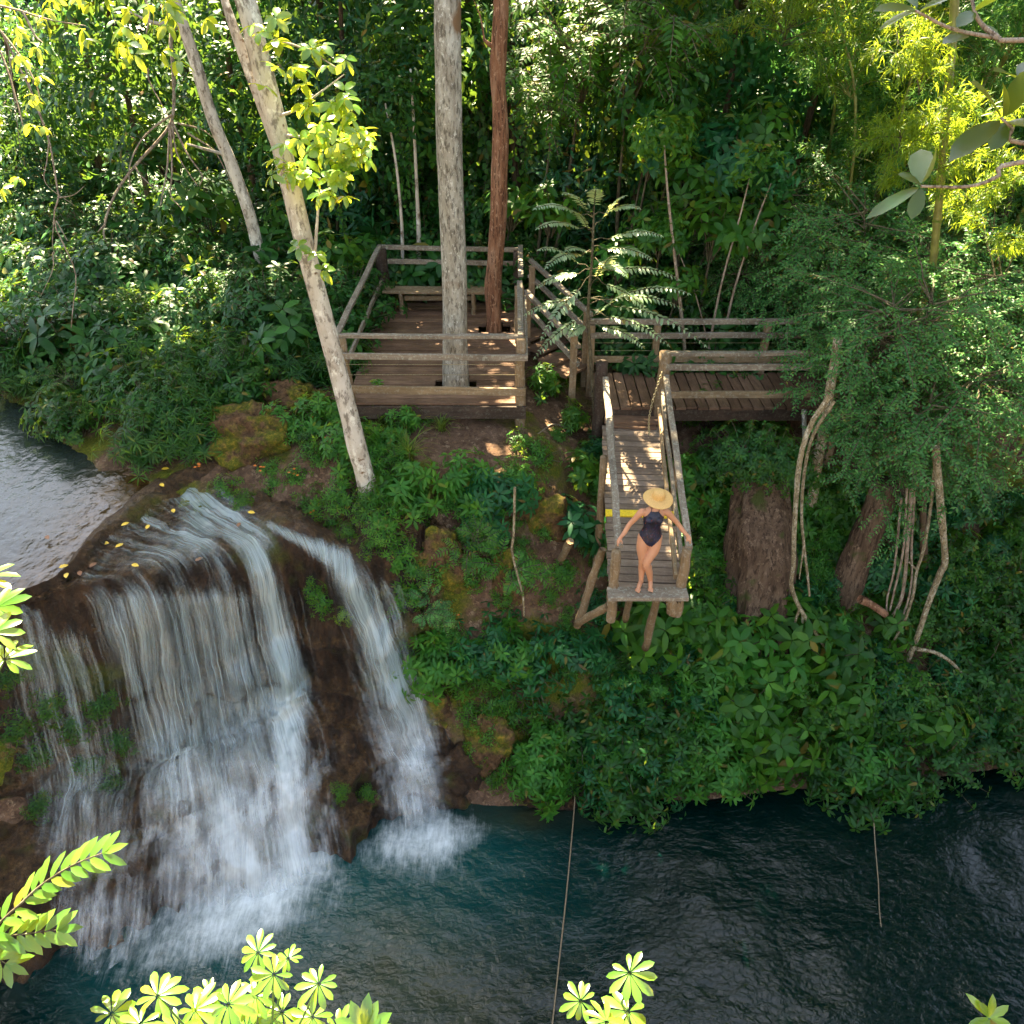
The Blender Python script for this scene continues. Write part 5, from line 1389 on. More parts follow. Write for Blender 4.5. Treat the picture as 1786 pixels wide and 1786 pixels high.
for (x, y) in ((1560, 110), (1600, 170), (1620, 240), (1580, 280), (1700, 380), (1740, 330), (1690, 280), (1720, 440), (1560, 290), (1600, 330)):
    s, l = bamboo_plume(int(x + y), 7, .8); Mx = np.array(Euler((0, 0, r_.uniform(0, 6))).to_matrix())
    c = Py(x, y, yc - .1) - cul[0]; lf.merge(l, Mx, c); st.merge(s, Mx, c)
lf.obj("foliage", M['gold'], bc); st.obj("twigs", M['stem'], bc)
plant("bamboo0", Py(1365, 85, 16.6), 1.0, 1.0, (0, -.3, 1), "bamboo_spray", "bright yellow green bamboo spray glowing in sun at the top of the picture", "bamboo", None, 'gold')

GFS = "feathery fine leaved shrubs over the boardwalk's right end"
for (px, py, y, s, k, rz) in ((1490, 670, 12.9, 1.1, 0, 0), (1540, 600, 12.9, 1.2, 1, 1), (1590, 640, 12.7, 1.3, 0, 2), (1440, 540, 15.4, 1.2, 1, 3), (1490, 480, 15.6, 1.35, 0, 4), (1600, 520, 14.9, 1.4, 1, 5), (1520, 760, 12.3, 1.0, 1, .5), (1590, 790, 11.9, 1.15, 0, 1.5), (1680, 720, 12.2, 1.3, 1, 2.5), (1700, 600, 13.6, 1.4, 0, 3.5), (1350, 440, 16.6, 1.2, 0, .8), (1300, 520, 16.2, .9, 1, 1.8)):
    p = Py(px, py, y); p[2] -= .25 * s
    e = plant(f"fine{k}", p, s, rz, (-.15, -.35, 1), "feathery_shrub", "arching feathery shrub of tiny blue green leaves over the boardwalk's right end", "shrub", GFS)
    gz = g1(p[0], p[1]); a = Acc(); h = (p[2] - gz) / s
    if h > .1:
        tube(a, smooth_path([(0, 0, -h - .1), (.08, .03, -h * .5), (0, 0, .1)], 8), np.linspace(.03, .02, 8), 6, False, .1)
        a.obj("trunk", M['lichen_bark'], e)

path_top = hit(1330, 1100) + np.array((-.1, 1.25, 2.75))
# ------------------------------------------------------------------ individual plants on the bank
def at(px, py, lift=0): p = hit(px, py); return p - np.array((0, 0, .05 - lift))
def P_(kind, px, py, s, label, mat=None, name="shrub", cat="shrub", group=None, out=.55, lift=0):
    p = at(px, py, lift + (.28 if kind[:5] == 'broad' and py > 1080 else 0))
    return plant(kind, p, s, None, tuple(gnormal(p[0], p[1], out)), name, label, cat, group, mat)
P_("whorl2", 812, 862, 1.05, "bright leafy shrub on the bank straight below the grey trunk", 'bright')
P_("whorl0", 872, 872, 1.05, "blue green shrub hanging below the bare soil under the platform")
P_("dense2", 900, 846, .62, "small round shrub at the lower edge of the bare soil patch", 'bright')
P_("broad2", 660, 700, .55, "big leaved seedling between the pale leaning trunk and the platform front", 'bright', "seedling", "seedling")
P_("broad0", 640, 760, .50, "round leaved seedling growing against the pale trunk's right side", 'bright', "seedling", "seedling")
P_("broad0", 672, 850, .6, "dark leaved small shrub right of the pale trunk's foot", 'mid')
P_("grass0", 712, 800, .95, "yellowish grass tuft on the soil right of the pale trunk", None, "grass_tuft", "grass")
P_("grass0", 770, 752, .7, "thin grass tuft beneath the platform's front beam", None, "grass_tuft", "grass")
P_("herb0", 690, 742, .9, "leafy herb under the front left part of the platform", 'mid', "herb", "herb")
P_("herb1", 745, 730, .8, "spindly herb against the middle of the platform's front beam", 'mid', "herb", "herb")
P_("herb0", 905, 775, .9, "low herb beside the platform's front right post", 'mid', "herb", "herb")
P_("whorl2", 945, 690, .8, "leafy shrub in the gap between platform and step rails", 'mid')
P_("whorl0", 985, 745, .7, "dull green shrub below the step rails", 'mid')
P_("broad1", 1000, 835, .75, "large leaved shrub left of the gangway's upper rail", 'mid')
P_("broad1", 1000, 945, 1.0, "velvety big leaved shrub left of the gangway's lower half", 'teal')
P_("broad0", 975, 905, .75, "pointed leaf shrub next to ochre moss left of the gangway", 'teal')
P_("pinnate0", 880, 1000, .8, "drooping feather leaved shrub on mossy wall left of the gangway", 'bright')
P_("pinnate0", 820, 960, .7, "feather leaved shrub above the mossy hollow right of the falls", 'mid')
P_("pinnate0", 760, 1055, .55, "greyish feather leaved shrub just right of the side fall", 'fine')
P_("hang1", 855, 1130, 1.1, "wide blue green bush under the mossy wall, left of the gangway struts", 'teal')
P_("hang1", 920, 1150, 1.15, "wide blue green bush in front of the gangway struts", 'teal')
P_("whorl0", 1000, 1150, 1.0, "pale whorled shrub right below the gangway's diagonal strut", 'teal')
P_("broad0", 1125, 1120, 1.30, "big leaved shrub directly below the end plank of the gangway", 'mid')
P_("broad1", 1205, 1130, 1.23, "broad leaved shrub right below the gangway's right corner", 'mid')
P_("broad2", 1275, 1160, 1.23, "broad leaved shrub with light green tips below the thick brown stump", 'bright')
P_("broad0", 1370, 1130, 1.30, "broad leaved shrub at the foot of the pale hanging roots", 'mid')
P_("broad2", 1340, 1210, 1.17, "broad leaved shrub with one yellow green tip low on the bank", 'bright')
P_("broad1", 1430, 1170, 1.23, "dark broad leaved shrub left of the pale diagonal trunk's foot", 'deep')
P_("broad2", 1440, 1260, 1.17, "dark shrub with bright new leaves above the right hand overhang", 'mid')
P_("broad0", 1290, 1260, 1.23, "broad leaved shrub in the middle of the bank above the water", 'mid')
P_("broad0", 1350, 1320, 1.17, "broad leaved shrub hanging at the water's edge with a bare stalk", 'mid', out=.9)
P_("fern0", 930, 1290, .62, "bright fern on the brown rock face right of the falls", None, "fern", "fern")
P_("fern0", 890, 1340, .45, "small fern low on the brown rock face", None, "fern", "fern")
P_("fern0", 1640, 1240, 1.0, "large bright fern on the dark right hand bank", None, "fern", "fern")
P_("fern1", 1500, 1230, .9, "dull fern left of the large bright fern", None, "fern", "fern")
P_("fern1", 1465, 1065, .75, "fern beneath the leaning brown log", None, "fern", "fern")
P_("fern0", 1510, 1350, .9, "fern inside the right hand bush overhanging the water", None, "fern", "fern")
P_("broad0", 1590, 1280, 1.17, "broad leaved plant under the large bright fern", 'mid')
P_("whorl1", 1290, 790, .9, "dark glossy shrub under the boardwalk right of the gangway", 'deep')
P_("broad1", 1340, 765, .7, "palmate looking shrub at the shadowed edge below the boardwalk", 'mid')
P_("dense0", 1240, 830, .95, "dense small leaved shrub beside the gangway's right rail", 'deep')
P_("dense0", 1235, 740, .9, "dark dense shrub tucked under the boardwalk's edge", 'deep')
P_("dense1", 1290, 850, .95, "dense shrub draped over the top of the thick brown stump", 'deep')
for (px, py, s, k, lab) in ((1010, 1270, 1.1, 0, "hanging_shrub"), (1080, 1240, 1.15, 1, ""), (1150, 1260, 1.15, 2, ""), (1080, 1320, 1.25, 0, ""), (1140, 1330, 1.1, 1, ""), (1190, 1310, 1.1, 2, ""), (1040, 1350, 1.0, 1, ""), (1100, 1385, 1.2, 0, ""), (1220, 1230, 1.0, 1, "")):
    P_(f"hang{k}", px, py, s, "dark glossy shrub in the thicket overhanging the pool below the gangway", None, "hanging_shrub", "shrub", "overhanging bushes below the gangway", .95)
for (px, py, s, k) in ((1490, 1190, 1.1, 0), (1540, 1230, 1.1, 2), (1470, 1320, 1.1, 0), (1530, 1340, 1.25, 2), (1490, 1385, 1.25, 0), (1560, 1380, 1.0, 2), (1420, 1340, .9, 1)):
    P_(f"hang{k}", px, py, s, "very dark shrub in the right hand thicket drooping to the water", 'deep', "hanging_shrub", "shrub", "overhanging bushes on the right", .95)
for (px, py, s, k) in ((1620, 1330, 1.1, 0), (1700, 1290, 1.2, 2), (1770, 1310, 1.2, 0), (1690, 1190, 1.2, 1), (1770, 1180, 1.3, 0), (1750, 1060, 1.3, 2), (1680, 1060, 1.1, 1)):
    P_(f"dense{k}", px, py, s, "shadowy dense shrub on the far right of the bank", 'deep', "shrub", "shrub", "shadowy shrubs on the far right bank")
# plants by the falls
for (q, s, kd) in ((0, .9, 'dense1'), (1, .8, 'dense0'), (2, .8, 'whorl1')):
    plant(kd, path_top + np.array((-.35 + .35 * q, -.2 - .1 * q, -.15)), s, None, (0, -.5, .8), "shrub", "dark shrub spilling over the top of the thick brown trunk", "shrub", "shrubs over the brown trunk", 'deep')
for (px, py, s, k) in ((395, 850, .8, 0), (430, 870, .7, 1), (470, 820, .75, 0), (520, 830, .75, 1), (560, 800, .7, 0), (600, 930, .8, 0), (640, 960, .9, 1), (670, 1000, .8, 0), (700, 1040, .8, 1), (720, 1090, .8, 0), (450, 760, .8, 1), (540, 900, .7, 0), (680, 920, .7, 1), (740, 1150, .8, 1), (770, 1080, .7, 0)):
    P_(f"herb{k}", px, py, s, "bright low flowering herb between the falls and the mossy bank", 'bright', "herb", "herb", "flowering herbs beside the falls")
def cliff_pt(px, py):
    qx, qy = project(PR); k = np.argmin((qx - px) ** 2 + (qy - py) ** 2); return PR[k]
for (px, py, s, kind, lab, m) in ((565, 1050, .75, "herb1", "bright green plant on the moss hump between the main and side fall", 'bright'), (545, 1030, .6, "herb0", "small tuft on the upper left of the moss hump", 'bright'), (600, 1075, .5, "herb0", "small tuft dangling at the right of the moss hump", 'sunny'),
                               (590, 1380, .6, "herb2", "dark moss tuft behind the veil of water near the pool", 'mid'), (640, 1380, .6, "herb2", "dark moss tuft at the foot of the side fall", 'mid')):
    c = cliff_pt(px, py); plant(kind, c, s, None, (.35, -.75, .5), "herb", lab, "herb", None, m)
for (px, py, s) in ((180, 1230, .9), (130, 1260, .9), (210, 1290, .8), (90, 1230, .9), (60, 1310, .9), (150, 1330, .8), (30, 1270, .9), (190, 1360, .7), (20, 1180, .8), (70, 1400, .8)):
    c = cliff_pt(px, py); plant("herb2", c, s, None, (.35, -.8, .4), "herb", "dark herb clinging to the shaded rock left of the falls", "herb", "herbs on the shaded rock", 'deep')
for (px, py, s, k, m) in ((600, 880, .9, 1, 'bright'), (640, 900, .8, 0, 'mid'), (670, 930, .9, 1, 'bright'), (560, 870, .8, 0, 'mid'), (700, 960, .9, 0, 'bright'), (650, 960, .7, 1, 'mid'), (520, 860, .7, 0, 'bright'), (610, 930, .6, 1, 'mid'), (690, 880, .8, 0, 'bright'), (655, 885, 1., 1, 'mid'), (675, 905, .9, 0, 'bright'), (640, 875, .8, 0, 'mid'), (660, 920, .8, 1, 'bright'), (480, 850, .7, 1, 'bright'), (420, 880, .6, 0, 'mid'), (735, 1000, .8, 1, 'mid'), (715, 1040, .7, 0, 'bright')):
    c = cliff_pt(px, py); plant(f"herb{k}", c, s, None, (.1, -.4, 1), "herb", "low green herb on the rock between the pale tree's foot and the side fall", "herb", "herbs at the pale tree's foot", m)
for (px, py, s, k, m) in ((820, 1240, .9, 0, 'bright'), (860, 1220, 1., 1, 'mid'), (900, 1250, .9, 0, 'mid'), (930, 1240, 1., 2, 'mid'), (950, 1320, 1., 1, 'bright'), (900, 1330, .9, 0, 'bright'), (860, 1350, .8, 1, 'mid'), (920, 1370, .9, 0, 'mid'), (970, 1360, 1., 2, 'deep'), (830, 1300, .7, 0, 'bright'), (880, 1290, .8, 1, 'bright'), (960, 1290, 1., 2, 'mid'), (985, 1330, 1., 0, 'mid'), (800, 1190, .9, 1, 'mid'), (840, 1180, .9, 2, 'mid')):
    P_(f"herb{k}", px, py, s, "low herb on the brown rock face between side fall and overhanging bushes", m, "herb", "herb", "herbs on the rock face beside the pool", .9)
# orange blossoms among the herbs
for (px, py) in ((460, 835), (520, 845), (575, 785), (605, 945), (640, 975), (655, 1000), (770, 1070), (800, 1100), (430, 760), (545, 755), (545, 905), (350, 835), (310, 745), (375, 700)):
    p0 = at(px, py); r_ = np.random.default_rng(px)
    for k in range(4):
        p = p0 + r_.normal(0, .06, 3); p[2] = p0[2] + .22 + abs(p[2] - p0[2]); a = Acc(); q = np.zeros(3)
        leaves(a, np.repeat([q], 6, 0), np.stack([np.cos(np.arange(6)*1.05), np.sin(np.arange(6)*1.05), np.full(6, .5)], 1), (0, 0, 1), .032, .017)
        a.obj("blossom", M['flower'], None, loc=tuple(p), label="small orange blossom among the herbs beside the falls", cat="flower", group="orange blossoms by the falls")
# hanging vines behind the platform
for (px, py, y, s, k) in ((735, 40, 20.0, 1.1, 2), (660, 60, 19.6, 1.2, 0), (820, 60, 19.8, 1.2, 1), (600, 100, 19.2, 1.0, 1), (930, 120, 19.0, 1.2, 0), (1000, 60, 18.8, 1.2, 1), (1090, 90, 18.4, 1.1, 0), (560, 260, 18.6, .8, 0), (700, 210, 18.9, .9, 2), (1180, 180, 17.8, 1.1, 1)):
    plant(f"vine{k}", Py(px, py, y), s, rgf.uniform(-.4, .4), (0, 0, 1), "vine", "curtain of heart leaved vine hanging in the shade behind the platform", "vine", "vine curtains behind the platform")
# leafy understorey right behind the rails
GU = "leafy bushes behind the rails"
for (px, py, y, s, kind, m) in ((1130, 300, 16.8, 1.1, "broad1", 'teal'), (1200, 340, 16.6, 1.1, "broad0", 'mid'), (1270, 330, 17, 1.6, "whorl0", 'teal'), (1180, 240, 17.4, 1.1, "broad1", 'mid'), (1250, 270, 17.2, 1.0, "broad0", 'teal'), (1130, 250, 17.3, 1.0, "broad2", 'bright'), (1090, 210, 17.6, 1.6, "pinnate1", 'mid'), (1010, 190, 17.8, 1.5, "pinnate1", 'mid'), (960, 260, 17.8, 1.3, "pinnate1", 'mid'),
                             (1330, 250, 17.2, 1.1, "broad0", 'mid'), (1150, 430, 16.0, 1.2, "whorl1", 'mid'), (1240, 440, 15.8, 1.3, "broad1", 'mid'), (1330, 420, 16, 1.3, "broad0", 'mid'), (1080, 480, 16.2, 1.1, "broad0", 'bright'), (1180, 520, 15.4, .9, "broad0", 'mid'), (1100, 560, 15.3, .8, "broad1", 'mid'), (960, 400, 17.6, 1.2, "broad2", 'mid'), (890, 390, 18.6, 1.2, "broad0", 'mid'), (640, 470, 18.4, 1.0, "broad1", 'mid'), (590, 470, 17.6, 1.1, "broad0", 'mid'),
                             (420, 460, 19.0, 1.2, "broad0", 'deep'), (360, 400, 19, 1.6, "broad1", 'deep'), (520, 400, 19.4, 1.2, "broad0", 'mid'), (330, 480, 18, 1.4, "whorl1", 'deep'), (380, 540, 17, 1.1, "broad1", 'deep'), (300, 300, 20, 1.8, "whorl1", 'deep'), (520, 300, 19.5, 1.6, "broad0", 'mid'), (590, 350, 19, 1.4, "broad1", 'mid')):
    p = Py(px, py, y)
    e = plant(kind, p, s, None, (0, -.35, 1), "bush", "leafy green bush in the understorey behind the timber rails", "bush", GU, m)
    gz = g1(p[0], p[1]); h = (p[2] - gz) / s
    if h > .2:
        a = Acc(); tube(a, smooth_path([(0, .3, -h), (.05, .1, -h*.5), (0, 0, .2)], 8), np.linspace(.035, .015, 8), 6, False, .1); a.obj("trunk", M['stem'], e)
# drooping willow like shrub row above the river
for (px, py, s, k) in ((150, 700, 1.0, 2), (220, 720, 1.0, 2), (290, 740, 1.0, 2), (340, 770, .9, 2), (90, 660, 1.0, 2), (260, 650, 1.1, 2), (340, 660, 1.1, 2), (180, 620, 1.1, 2), (60, 620, 1.1, 2), (380, 720, .8, 2)):
    P_(f"narrow{px % 2}" if px % 3 else "fine2", px, py, s * (.95 if px % 3 else .6), "narrow leaved bush trailing over the river's edge", 'mid', "river_bush", "bush", "bushes trailing over the river's edge", .9)

# ------------------------------------------------------------------ rocks, stump, roots
def rock(name, px, py, r, label, mat='moss_rock', seed=0, z=0):
    p = at(px, py); n = 64; th = np.linspace(0, 2*np.pi, n, endpoint=False); ph = np.linspace(.01, np.pi - .01, 40)
    V = np.stack([np.outer(np.sin(ph), np.cos(th)), np.outer(np.sin(ph), np.sin(th)), np.outer(np.cos(ph), np.ones(n))], -1).reshape(-1, 3)
    k = .35 + 1.1 * fbm(V, 1.2, 3, seed) + .55 * (fbm(V, 3.2, 4, seed + 5) - .5) + .25 * (fbm(V, 9, 3, seed + 8) - .5)
    V = V * k[:, None] * np.array(r)
    i = np.arange(39)[:, None]*n; j = np.arange(n)[None]; jn = (j+1) % n
    a = Acc(); a.add(V, None, np.stack([i+j, i+n+j, i+n+jn, i+jn], -1).reshape(-1, 4))
    return a.obj(name, M[mat], None, loc=tuple(p + np.array((0, .1, z))), label=label, cat="rock")
rock("rock", 440, 780, (.95, .65, .62), "ochre moss covered boulder on the bank above the falls", seed=1, z=.14)
rock("rock", 510, 720, (.75, .55, .5), "mossy boulder between the pale trunk and the river bushes", seed=2, z=.14)
rock("rock", 770, 1000, (.55, .45, .75), "tall green mossed rock rib right of the side fall", seed=3)
rock("rock", 690, 1010, (.4, .35, .5), "dark mossed rock beside the head of the side fall", seed=4)
rock("rock", 945, 900, (.45, .35, .6), "ochre and green mossed rock left of the gangway", seed=5)
rock("rock", 880, 1010, (.5, .4, .8), "overhanging brown mossy rock left of the struts", seed=6)
rock("rock", 860, 1290, (.62, .5, .62), "rounded brown boulder at the pool's edge right of the falls", 'moss_rock', seed=7)
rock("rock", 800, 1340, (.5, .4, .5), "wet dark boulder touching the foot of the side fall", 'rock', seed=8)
rock("rock", 760, 1240, (.4, .4, .5), "dark rock with a moss cap beside the lower side fall", 'moss_rock', seed=9)
rock("rock", 1240, 995, (.36, .3, .34), "yellow ochre rock between gangway and brown stump", seed=10)
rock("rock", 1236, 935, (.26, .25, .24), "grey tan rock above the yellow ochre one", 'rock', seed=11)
rock("rock", 1243, 1035, (.17, .14, .10), "small pale stone below the yellow ochre rock", 'moss_rock', seed=12)
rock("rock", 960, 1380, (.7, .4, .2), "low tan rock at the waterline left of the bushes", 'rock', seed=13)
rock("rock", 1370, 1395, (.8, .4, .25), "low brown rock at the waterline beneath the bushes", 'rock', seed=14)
# thick old stump-like trunk with furrowed bark
b = at(1330, 1100); t = empty("old_tree", tuple(b), label="massive furrowed brown trunk base on the bank right of the gangway", cat="tree")
a = Acc(); n = 44; yk = b[1]
path_ = smooth_path([b + (0, .1, -.5), b + (0, .15, .1), b + (-.08, .3, 1.0), b + (-.16, .6, 1.9), b + (-.1, 1.3, 2.75)], n)
Rr_ = smooth_path([(.66,), (.60,), (.52,), (.46,), (.36,)], n)[:, 0]
th = np.linspace(0, 2*np.pi, 64, endpoint=False)
V = []
for k in range(n):
    h = k / n
    rad = Rr_[k] * (1 + (.16 * (1 - h) + .05) * np.sin(th * 5 + 1.2 * h) + .8 * (fbm(np.stack([np.cos(th) * 1.4, np.sin(th) * 1.4, np.full(64, h * .7)], 1), 1.6, 4, 44) - .5))
    V.append(np.stack([path_[k, 0] + rad * np.cos(th), path_[k, 1] + rad * np.sin(th), np.full(64, path_[k, 2])], 1))
V = np.concatenate(V); V += (fbm(V * np.array((1, 1, .4)), 4, 4, 9)[:, None] - .5) * .16 * nrm(V - np.repeat(path_, 64, 0))
i = np.arange(n-1)[:, None]*64; j = np.arange(64)[None]; jn = (j+1) % 64
a.add(V - b, None, np.stack([i+j, i+jn, i+64+jn, i+64+j], -1).reshape(-1, 4))
a.obj("trunk", M['dark_bark'], t)
a = Acc()
for k in range(9):
    az = -2.9 + k * .33; p0 = np.array((math.cos(az)*.5, math.sin(az)*.5 + .1, .25))
    tube(a, smooth_path([p0, p0 + (math.cos(az)*.25, math.sin(az)*.25, -.25), p0 + (math.cos(az)*.55, math.sin(az)*.5, -.75)], 10), np.linspace(.09, .03, 10), 7, True, .2, k)
a.obj("root", M['dark_bark'], t)
def woody(name, label, lines, mat, cat="root", r=.03, yy=None, dy=0):
    """each line: pixels + a distance from the camera side"""
    o = None; a = Acc(); p0 = Py(*lines[0][0][:2], yy)
    for k, ln in enumerate(lines):
        rad = r * (1 if k == 0 else .6)
        P = [Py(x, y, yy + dy * i) for i, (x, y) in enumerate(ln)]
        tube(a, smooth_path(P, 24) - p0, np.linspace(rad, rad * .7, 24), 8, True, .18, k)
    return a.obj(name, M[mat], None, loc=tuple(p0), label=label, cat=cat)
yr = b[1] - .45
woody("aerial_root", "pale lichen spotted root hanging in front of the brown stump and forking at its foot", [[(1448, 690), (1412, 745), (1394, 810), (1388, 880), (1385, 930), (1384, 985), (1380, 1020), (1392, 1055), (1410, 1085), (1440, 1130)], [(1400, 1065), (1402, 1100), (1420, 1130)], [(1410, 1085), (1425, 1110), (1460, 1140)], [(1395, 1060), (1385, 1090)]], 'lichen_bark', r=.042, yy=yr, dy=-.02)
woody("aerial_root", "second thinner pale root right beside the lichen spotted one", [[(1455, 700), (1420, 755), (1404, 815), (1398, 890), (1402, 950), (1408, 1000), (1412, 1040)], [(1402, 950), (1394, 1010)]], 'lichen_bark', r=.026, yy=yr + .05)
woody("leaning_tree", "brown leaning trunk behind the roots with frayed fibres", [[(1450, 1110), (1470, 1040), (1500, 960), (1530, 890), (1545, 840)]], 'dark_bark', "tree", r=.30, yy=b[1] + .5)
woody("broken_log", "short reddish brown broken log lying below the leaning trunk", [[(1500, 1045), (1520, 1055), (1545, 1072)]], 'brown_bark', "log", r=.08, yy=b[1] - .1)
yt = 10.7
woody("leaning_sapling", "pale yellow lichened trunk slanting down the right bank with a kink", [[(1632, 780), (1640, 880), (1645, 930), (1648, 980), (1640, 1000), (1620, 1050), (1600, 1110), (1578, 1165)], [(1650, 985), (1640, 1000)]], 'lichen_bark', "tree", r=.062, yy=yt)
woody("aerial_root", "thin pale root curving beside the slanting lichened trunk", [[(1632, 800), (1622, 895), (1610, 960), (1598, 1000), (1592, 1040), (1575, 1090), (1550, 1130)], [(1600, 995), (1585, 980)]], 'lichen_bark', r=.028, yy=yt + .1)
woody("aerial_root", "bundle of grey brown roots left of the slanting trunk", [[(1590, 850), (1582, 960), (1578, 1010), (1570, 1050), (1550, 1085)], [(1582, 850), (1575, 960), (1560, 1030), (1552, 1065)], [(1572, 870), (1560, 990), (1548, 1040), (1546, 1070)], [(1596, 850), (1590, 950), (1590, 1010), (1580, 1060), (1560, 1100)]], 'twig', r=.035, yy=yt + .3)
woody("fallen_branch", "bare pale branch arching over leaves at the far right bank", [[(1600, 1132), (1630, 1138), (1655, 1152), (1680, 1175)]], 'lichen_bark', "branch", r=.035, yy=yt - .2)
woody("thick_stem", "mossy brown trunk rising under the feathery shrubs", [[(1415, 880), (1425, 810), (1438, 740), (1448, 680), (1462, 590)]], 'lichen_bark', "trunk", r=.10, yy=12.2)
woody("thick_stem", "grey trunk standing left of the mossy one under the boardwalk", [[(1402, 850), (1404, 780), (1402, 715)]], 'gray_bark', "trunk", r=.055, yy=12.6)
woody("thick_stem", "reddish stem rising through the feathery shrubs on the right", [[(1612, 1010), (1610, 900), (1606, 780), (1600, 700)]], 'dark_bark', "trunk", r=.07, yy=11.9)
woody("dry_root", "bleached crooked root lying on bare soil right of the platform front", [[(985, 750), (960, 742), (940, 755), (915, 772)], [(940, 755), (930, 745)]], 'twig', r=.022, yy=None) if False else None
def lying(label, pts, r, mat='twig', name="dry_root", cat="root"):
    P = np.array([hit(*q) + np.array((0, 0, r * .7)) for q in pts]); a = Acc()
    tube(a, smooth_path(P, 20) - P[0], np.linspace(r, r * .5, 20), 7, True, .15, 3)
    return a.obj(name, M[mat], None, loc=tuple(P[0]), label=label, cat=cat)
lying("bleached crooked root on bare soil right of the platform's front post", [(985, 745), (962, 742), (942, 756), (915, 772)], .022)
lying("short grey brown stick on the soil below the platform beam", [(838, 758), (850, 764), (858, 776)], .018)
lying("thin stick pointing down the soil under the platform middle", [(790, 732), (808, 745), (818, 765)], .010)
lying("brown root bent round the foot of the pale tree", [(660, 785), (690, 795), (720, 788)], .03, 'stem')
lying("orange brown twig lying on moss left of the gangway", [(915, 845), (940, 848), (958, 844)], .014, 'brown_bark')
# pale liana hanging down the mossy wall
woody("liana", "pale lichened liana hanging down the mossy wall left of the gangway", [[(898, 850), (896, 930), (893, 960), (902, 1000), (912, 1040), (914, 1075)]], 'lichen_bark', "liana", r=.02, yy=10.0)
# ropes over the pool
def rope(label, pts, r=.008):
    P = np.array(pts, float); a = Acc(); tube(a, smooth_path(P, 40) - P[0], r, 5, True); a.obj("rope", M['rope'], None, loc=tuple(P[0]), label=label, cat="rope")
rope("thin brown rope running from the bank over the pool towards the viewer", [Pz(1003, 1385, .25), Pz(1000, 1430, .06), Pz(988, 1560, .05), Pz(975, 1680, .05), Pz(962, 1800, .05)], .011)
rope("dim brown rope hanging into the dark water on the right", [Pz(1524, 1430, .3), Pz(1527, 1480, .1), Pz(1532, 1540, .05), Pz(1534, 1590, .02), Pz(1541, 1650, -.05)], .008)
# fallen leaves at the lip
for k, (px, py, m) in enumerate(((217, 953, 'yleaf'), (192, 952, 'yleaf'), (258, 929, 'yleaf'), (103, 995, 'yleaf'), (230, 990, 'yleaf'), (118, 1004, 'yleaf'), (285, 802, 'yleaf'), (227, 918, 'yleaf'), (306, 900, 'yleaf'), (280, 848, 'yleaf'), (432, 897, 'yleaf'), (340, 985, 'bleaf'), (415, 926, 'bleaf'), (82, 940, 'bleaf'), (140, 1000, 'bleaf'), (170, 985, 'bleaf'))):
    c = cliff_pt(px, py) if m == 'yleaf' or px > 100 else Pz(px, py, 4.42)
    a = Acc(); r_ = np.random.default_rng(k); az = r_.uniform(0, 6.28)
    leaves(a, [(0, 0, .03)], [(math.cos(az), math.sin(az), .1)], (0, -.2, 1), .13, .07, .2, .1)
    y_ = m == 'yleaf'
    a.obj("fallen_leaf", M[m], None, loc=tuple(c + (0, 0, .03)), label="yellow fallen leaf resting on the wet rock lip" if y_ else "brown fallen leaf at the rock lip", cat="leaf", group="yellow leaves on the lip" if y_ else "brown leaves on the lip")
# ------------------------------------------------------------------ plants on the viewer's side of the pool
rgn = np.random.default_rng(77)
def sapling_palmate(label, heads, d, foot, L, mat='sunny', name="sapling", nl=10):
    """young tree rooted on the near bank, hand-shaped leaves on long stalks"""
    foot = np.array((foot[0], foot[1], g1(foot[0], foot[1]) - .1))
    e = empty(name, tuple(foot), label=label, cat="sapling"); st, lf = Acc(), Acc()
    P = [Pd(x, y, d + rgn.uniform(-.35, .35)) for x, y, r in heads]
    c = np.mean(P, 0) - np.array((0, 0, .55)); c[2] = min(c[2], min(p[2] for p in P) - .3)
    if heads[0][0] < 50: c[0] -= .7
    trunk = smooth_path([foot, foot * .5 + c * .5 + (.08, .05, 0), c], 20)
    tube(st, trunk - foot, np.linspace(.05, .022, 20), 8, True, .08)
    for p, (x, y, r) in zip(P, heads):
        s = trunk[rgn.integers(15, 20)]
        tube(st, smooth_path([s, s * .4 + p * .6 + (0, 0, -.05), p], 9) - foot, np.linspace(.012, .006, 9), 6, False)
        up = nrm(np.array((rgn.normal(0, .2), -.25 + rgn.normal(0, .18), 1.0)))
        palm_leaf(lf, st, rgn, p - foot, up, nl, r / 1500 * d * 1.12, r / 1500 * d * .37)
    st.obj("trunk", M['green_stem'], e); lf.obj("foliage", M[mat], e)
    return e
sapling_palmate("young tree with sunlit hand shaped leaves along the bottom left of the pool",
    [(450, 1662, 36), (503, 1672, 24), (478, 1700, 36), (556, 1716, 36), (275, 1738, 42), (195, 1768, 40), (340, 1762, 46), (398, 1752, 40), (446, 1738, 36), (492, 1766, 46), (545, 1774, 38), (310, 1792, 44), (245, 1786, 40), (590, 1796, 36), (430, 1795, 44), (365, 1735, 34)], 6.0, (-2.2, 2.6), .17)
sapling_palmate("small sapling with three sunlit lobed leaves at the bottom centre", [(1098, 1697, 42), (1013, 1746, 34), (1096, 1764, 52), (1058, 1782, 34)], 5.6, (.55, 2.4), .2)
sapling_palmate("sapling with sunlit lobed leaves cut off by the left edge above the dark rock", [(-6, 1060, 50), (8, 1150, 48), (-14, 1105, 44), (-30, 1010, 50)], 6.6, (-7.4, 3.4), .2)
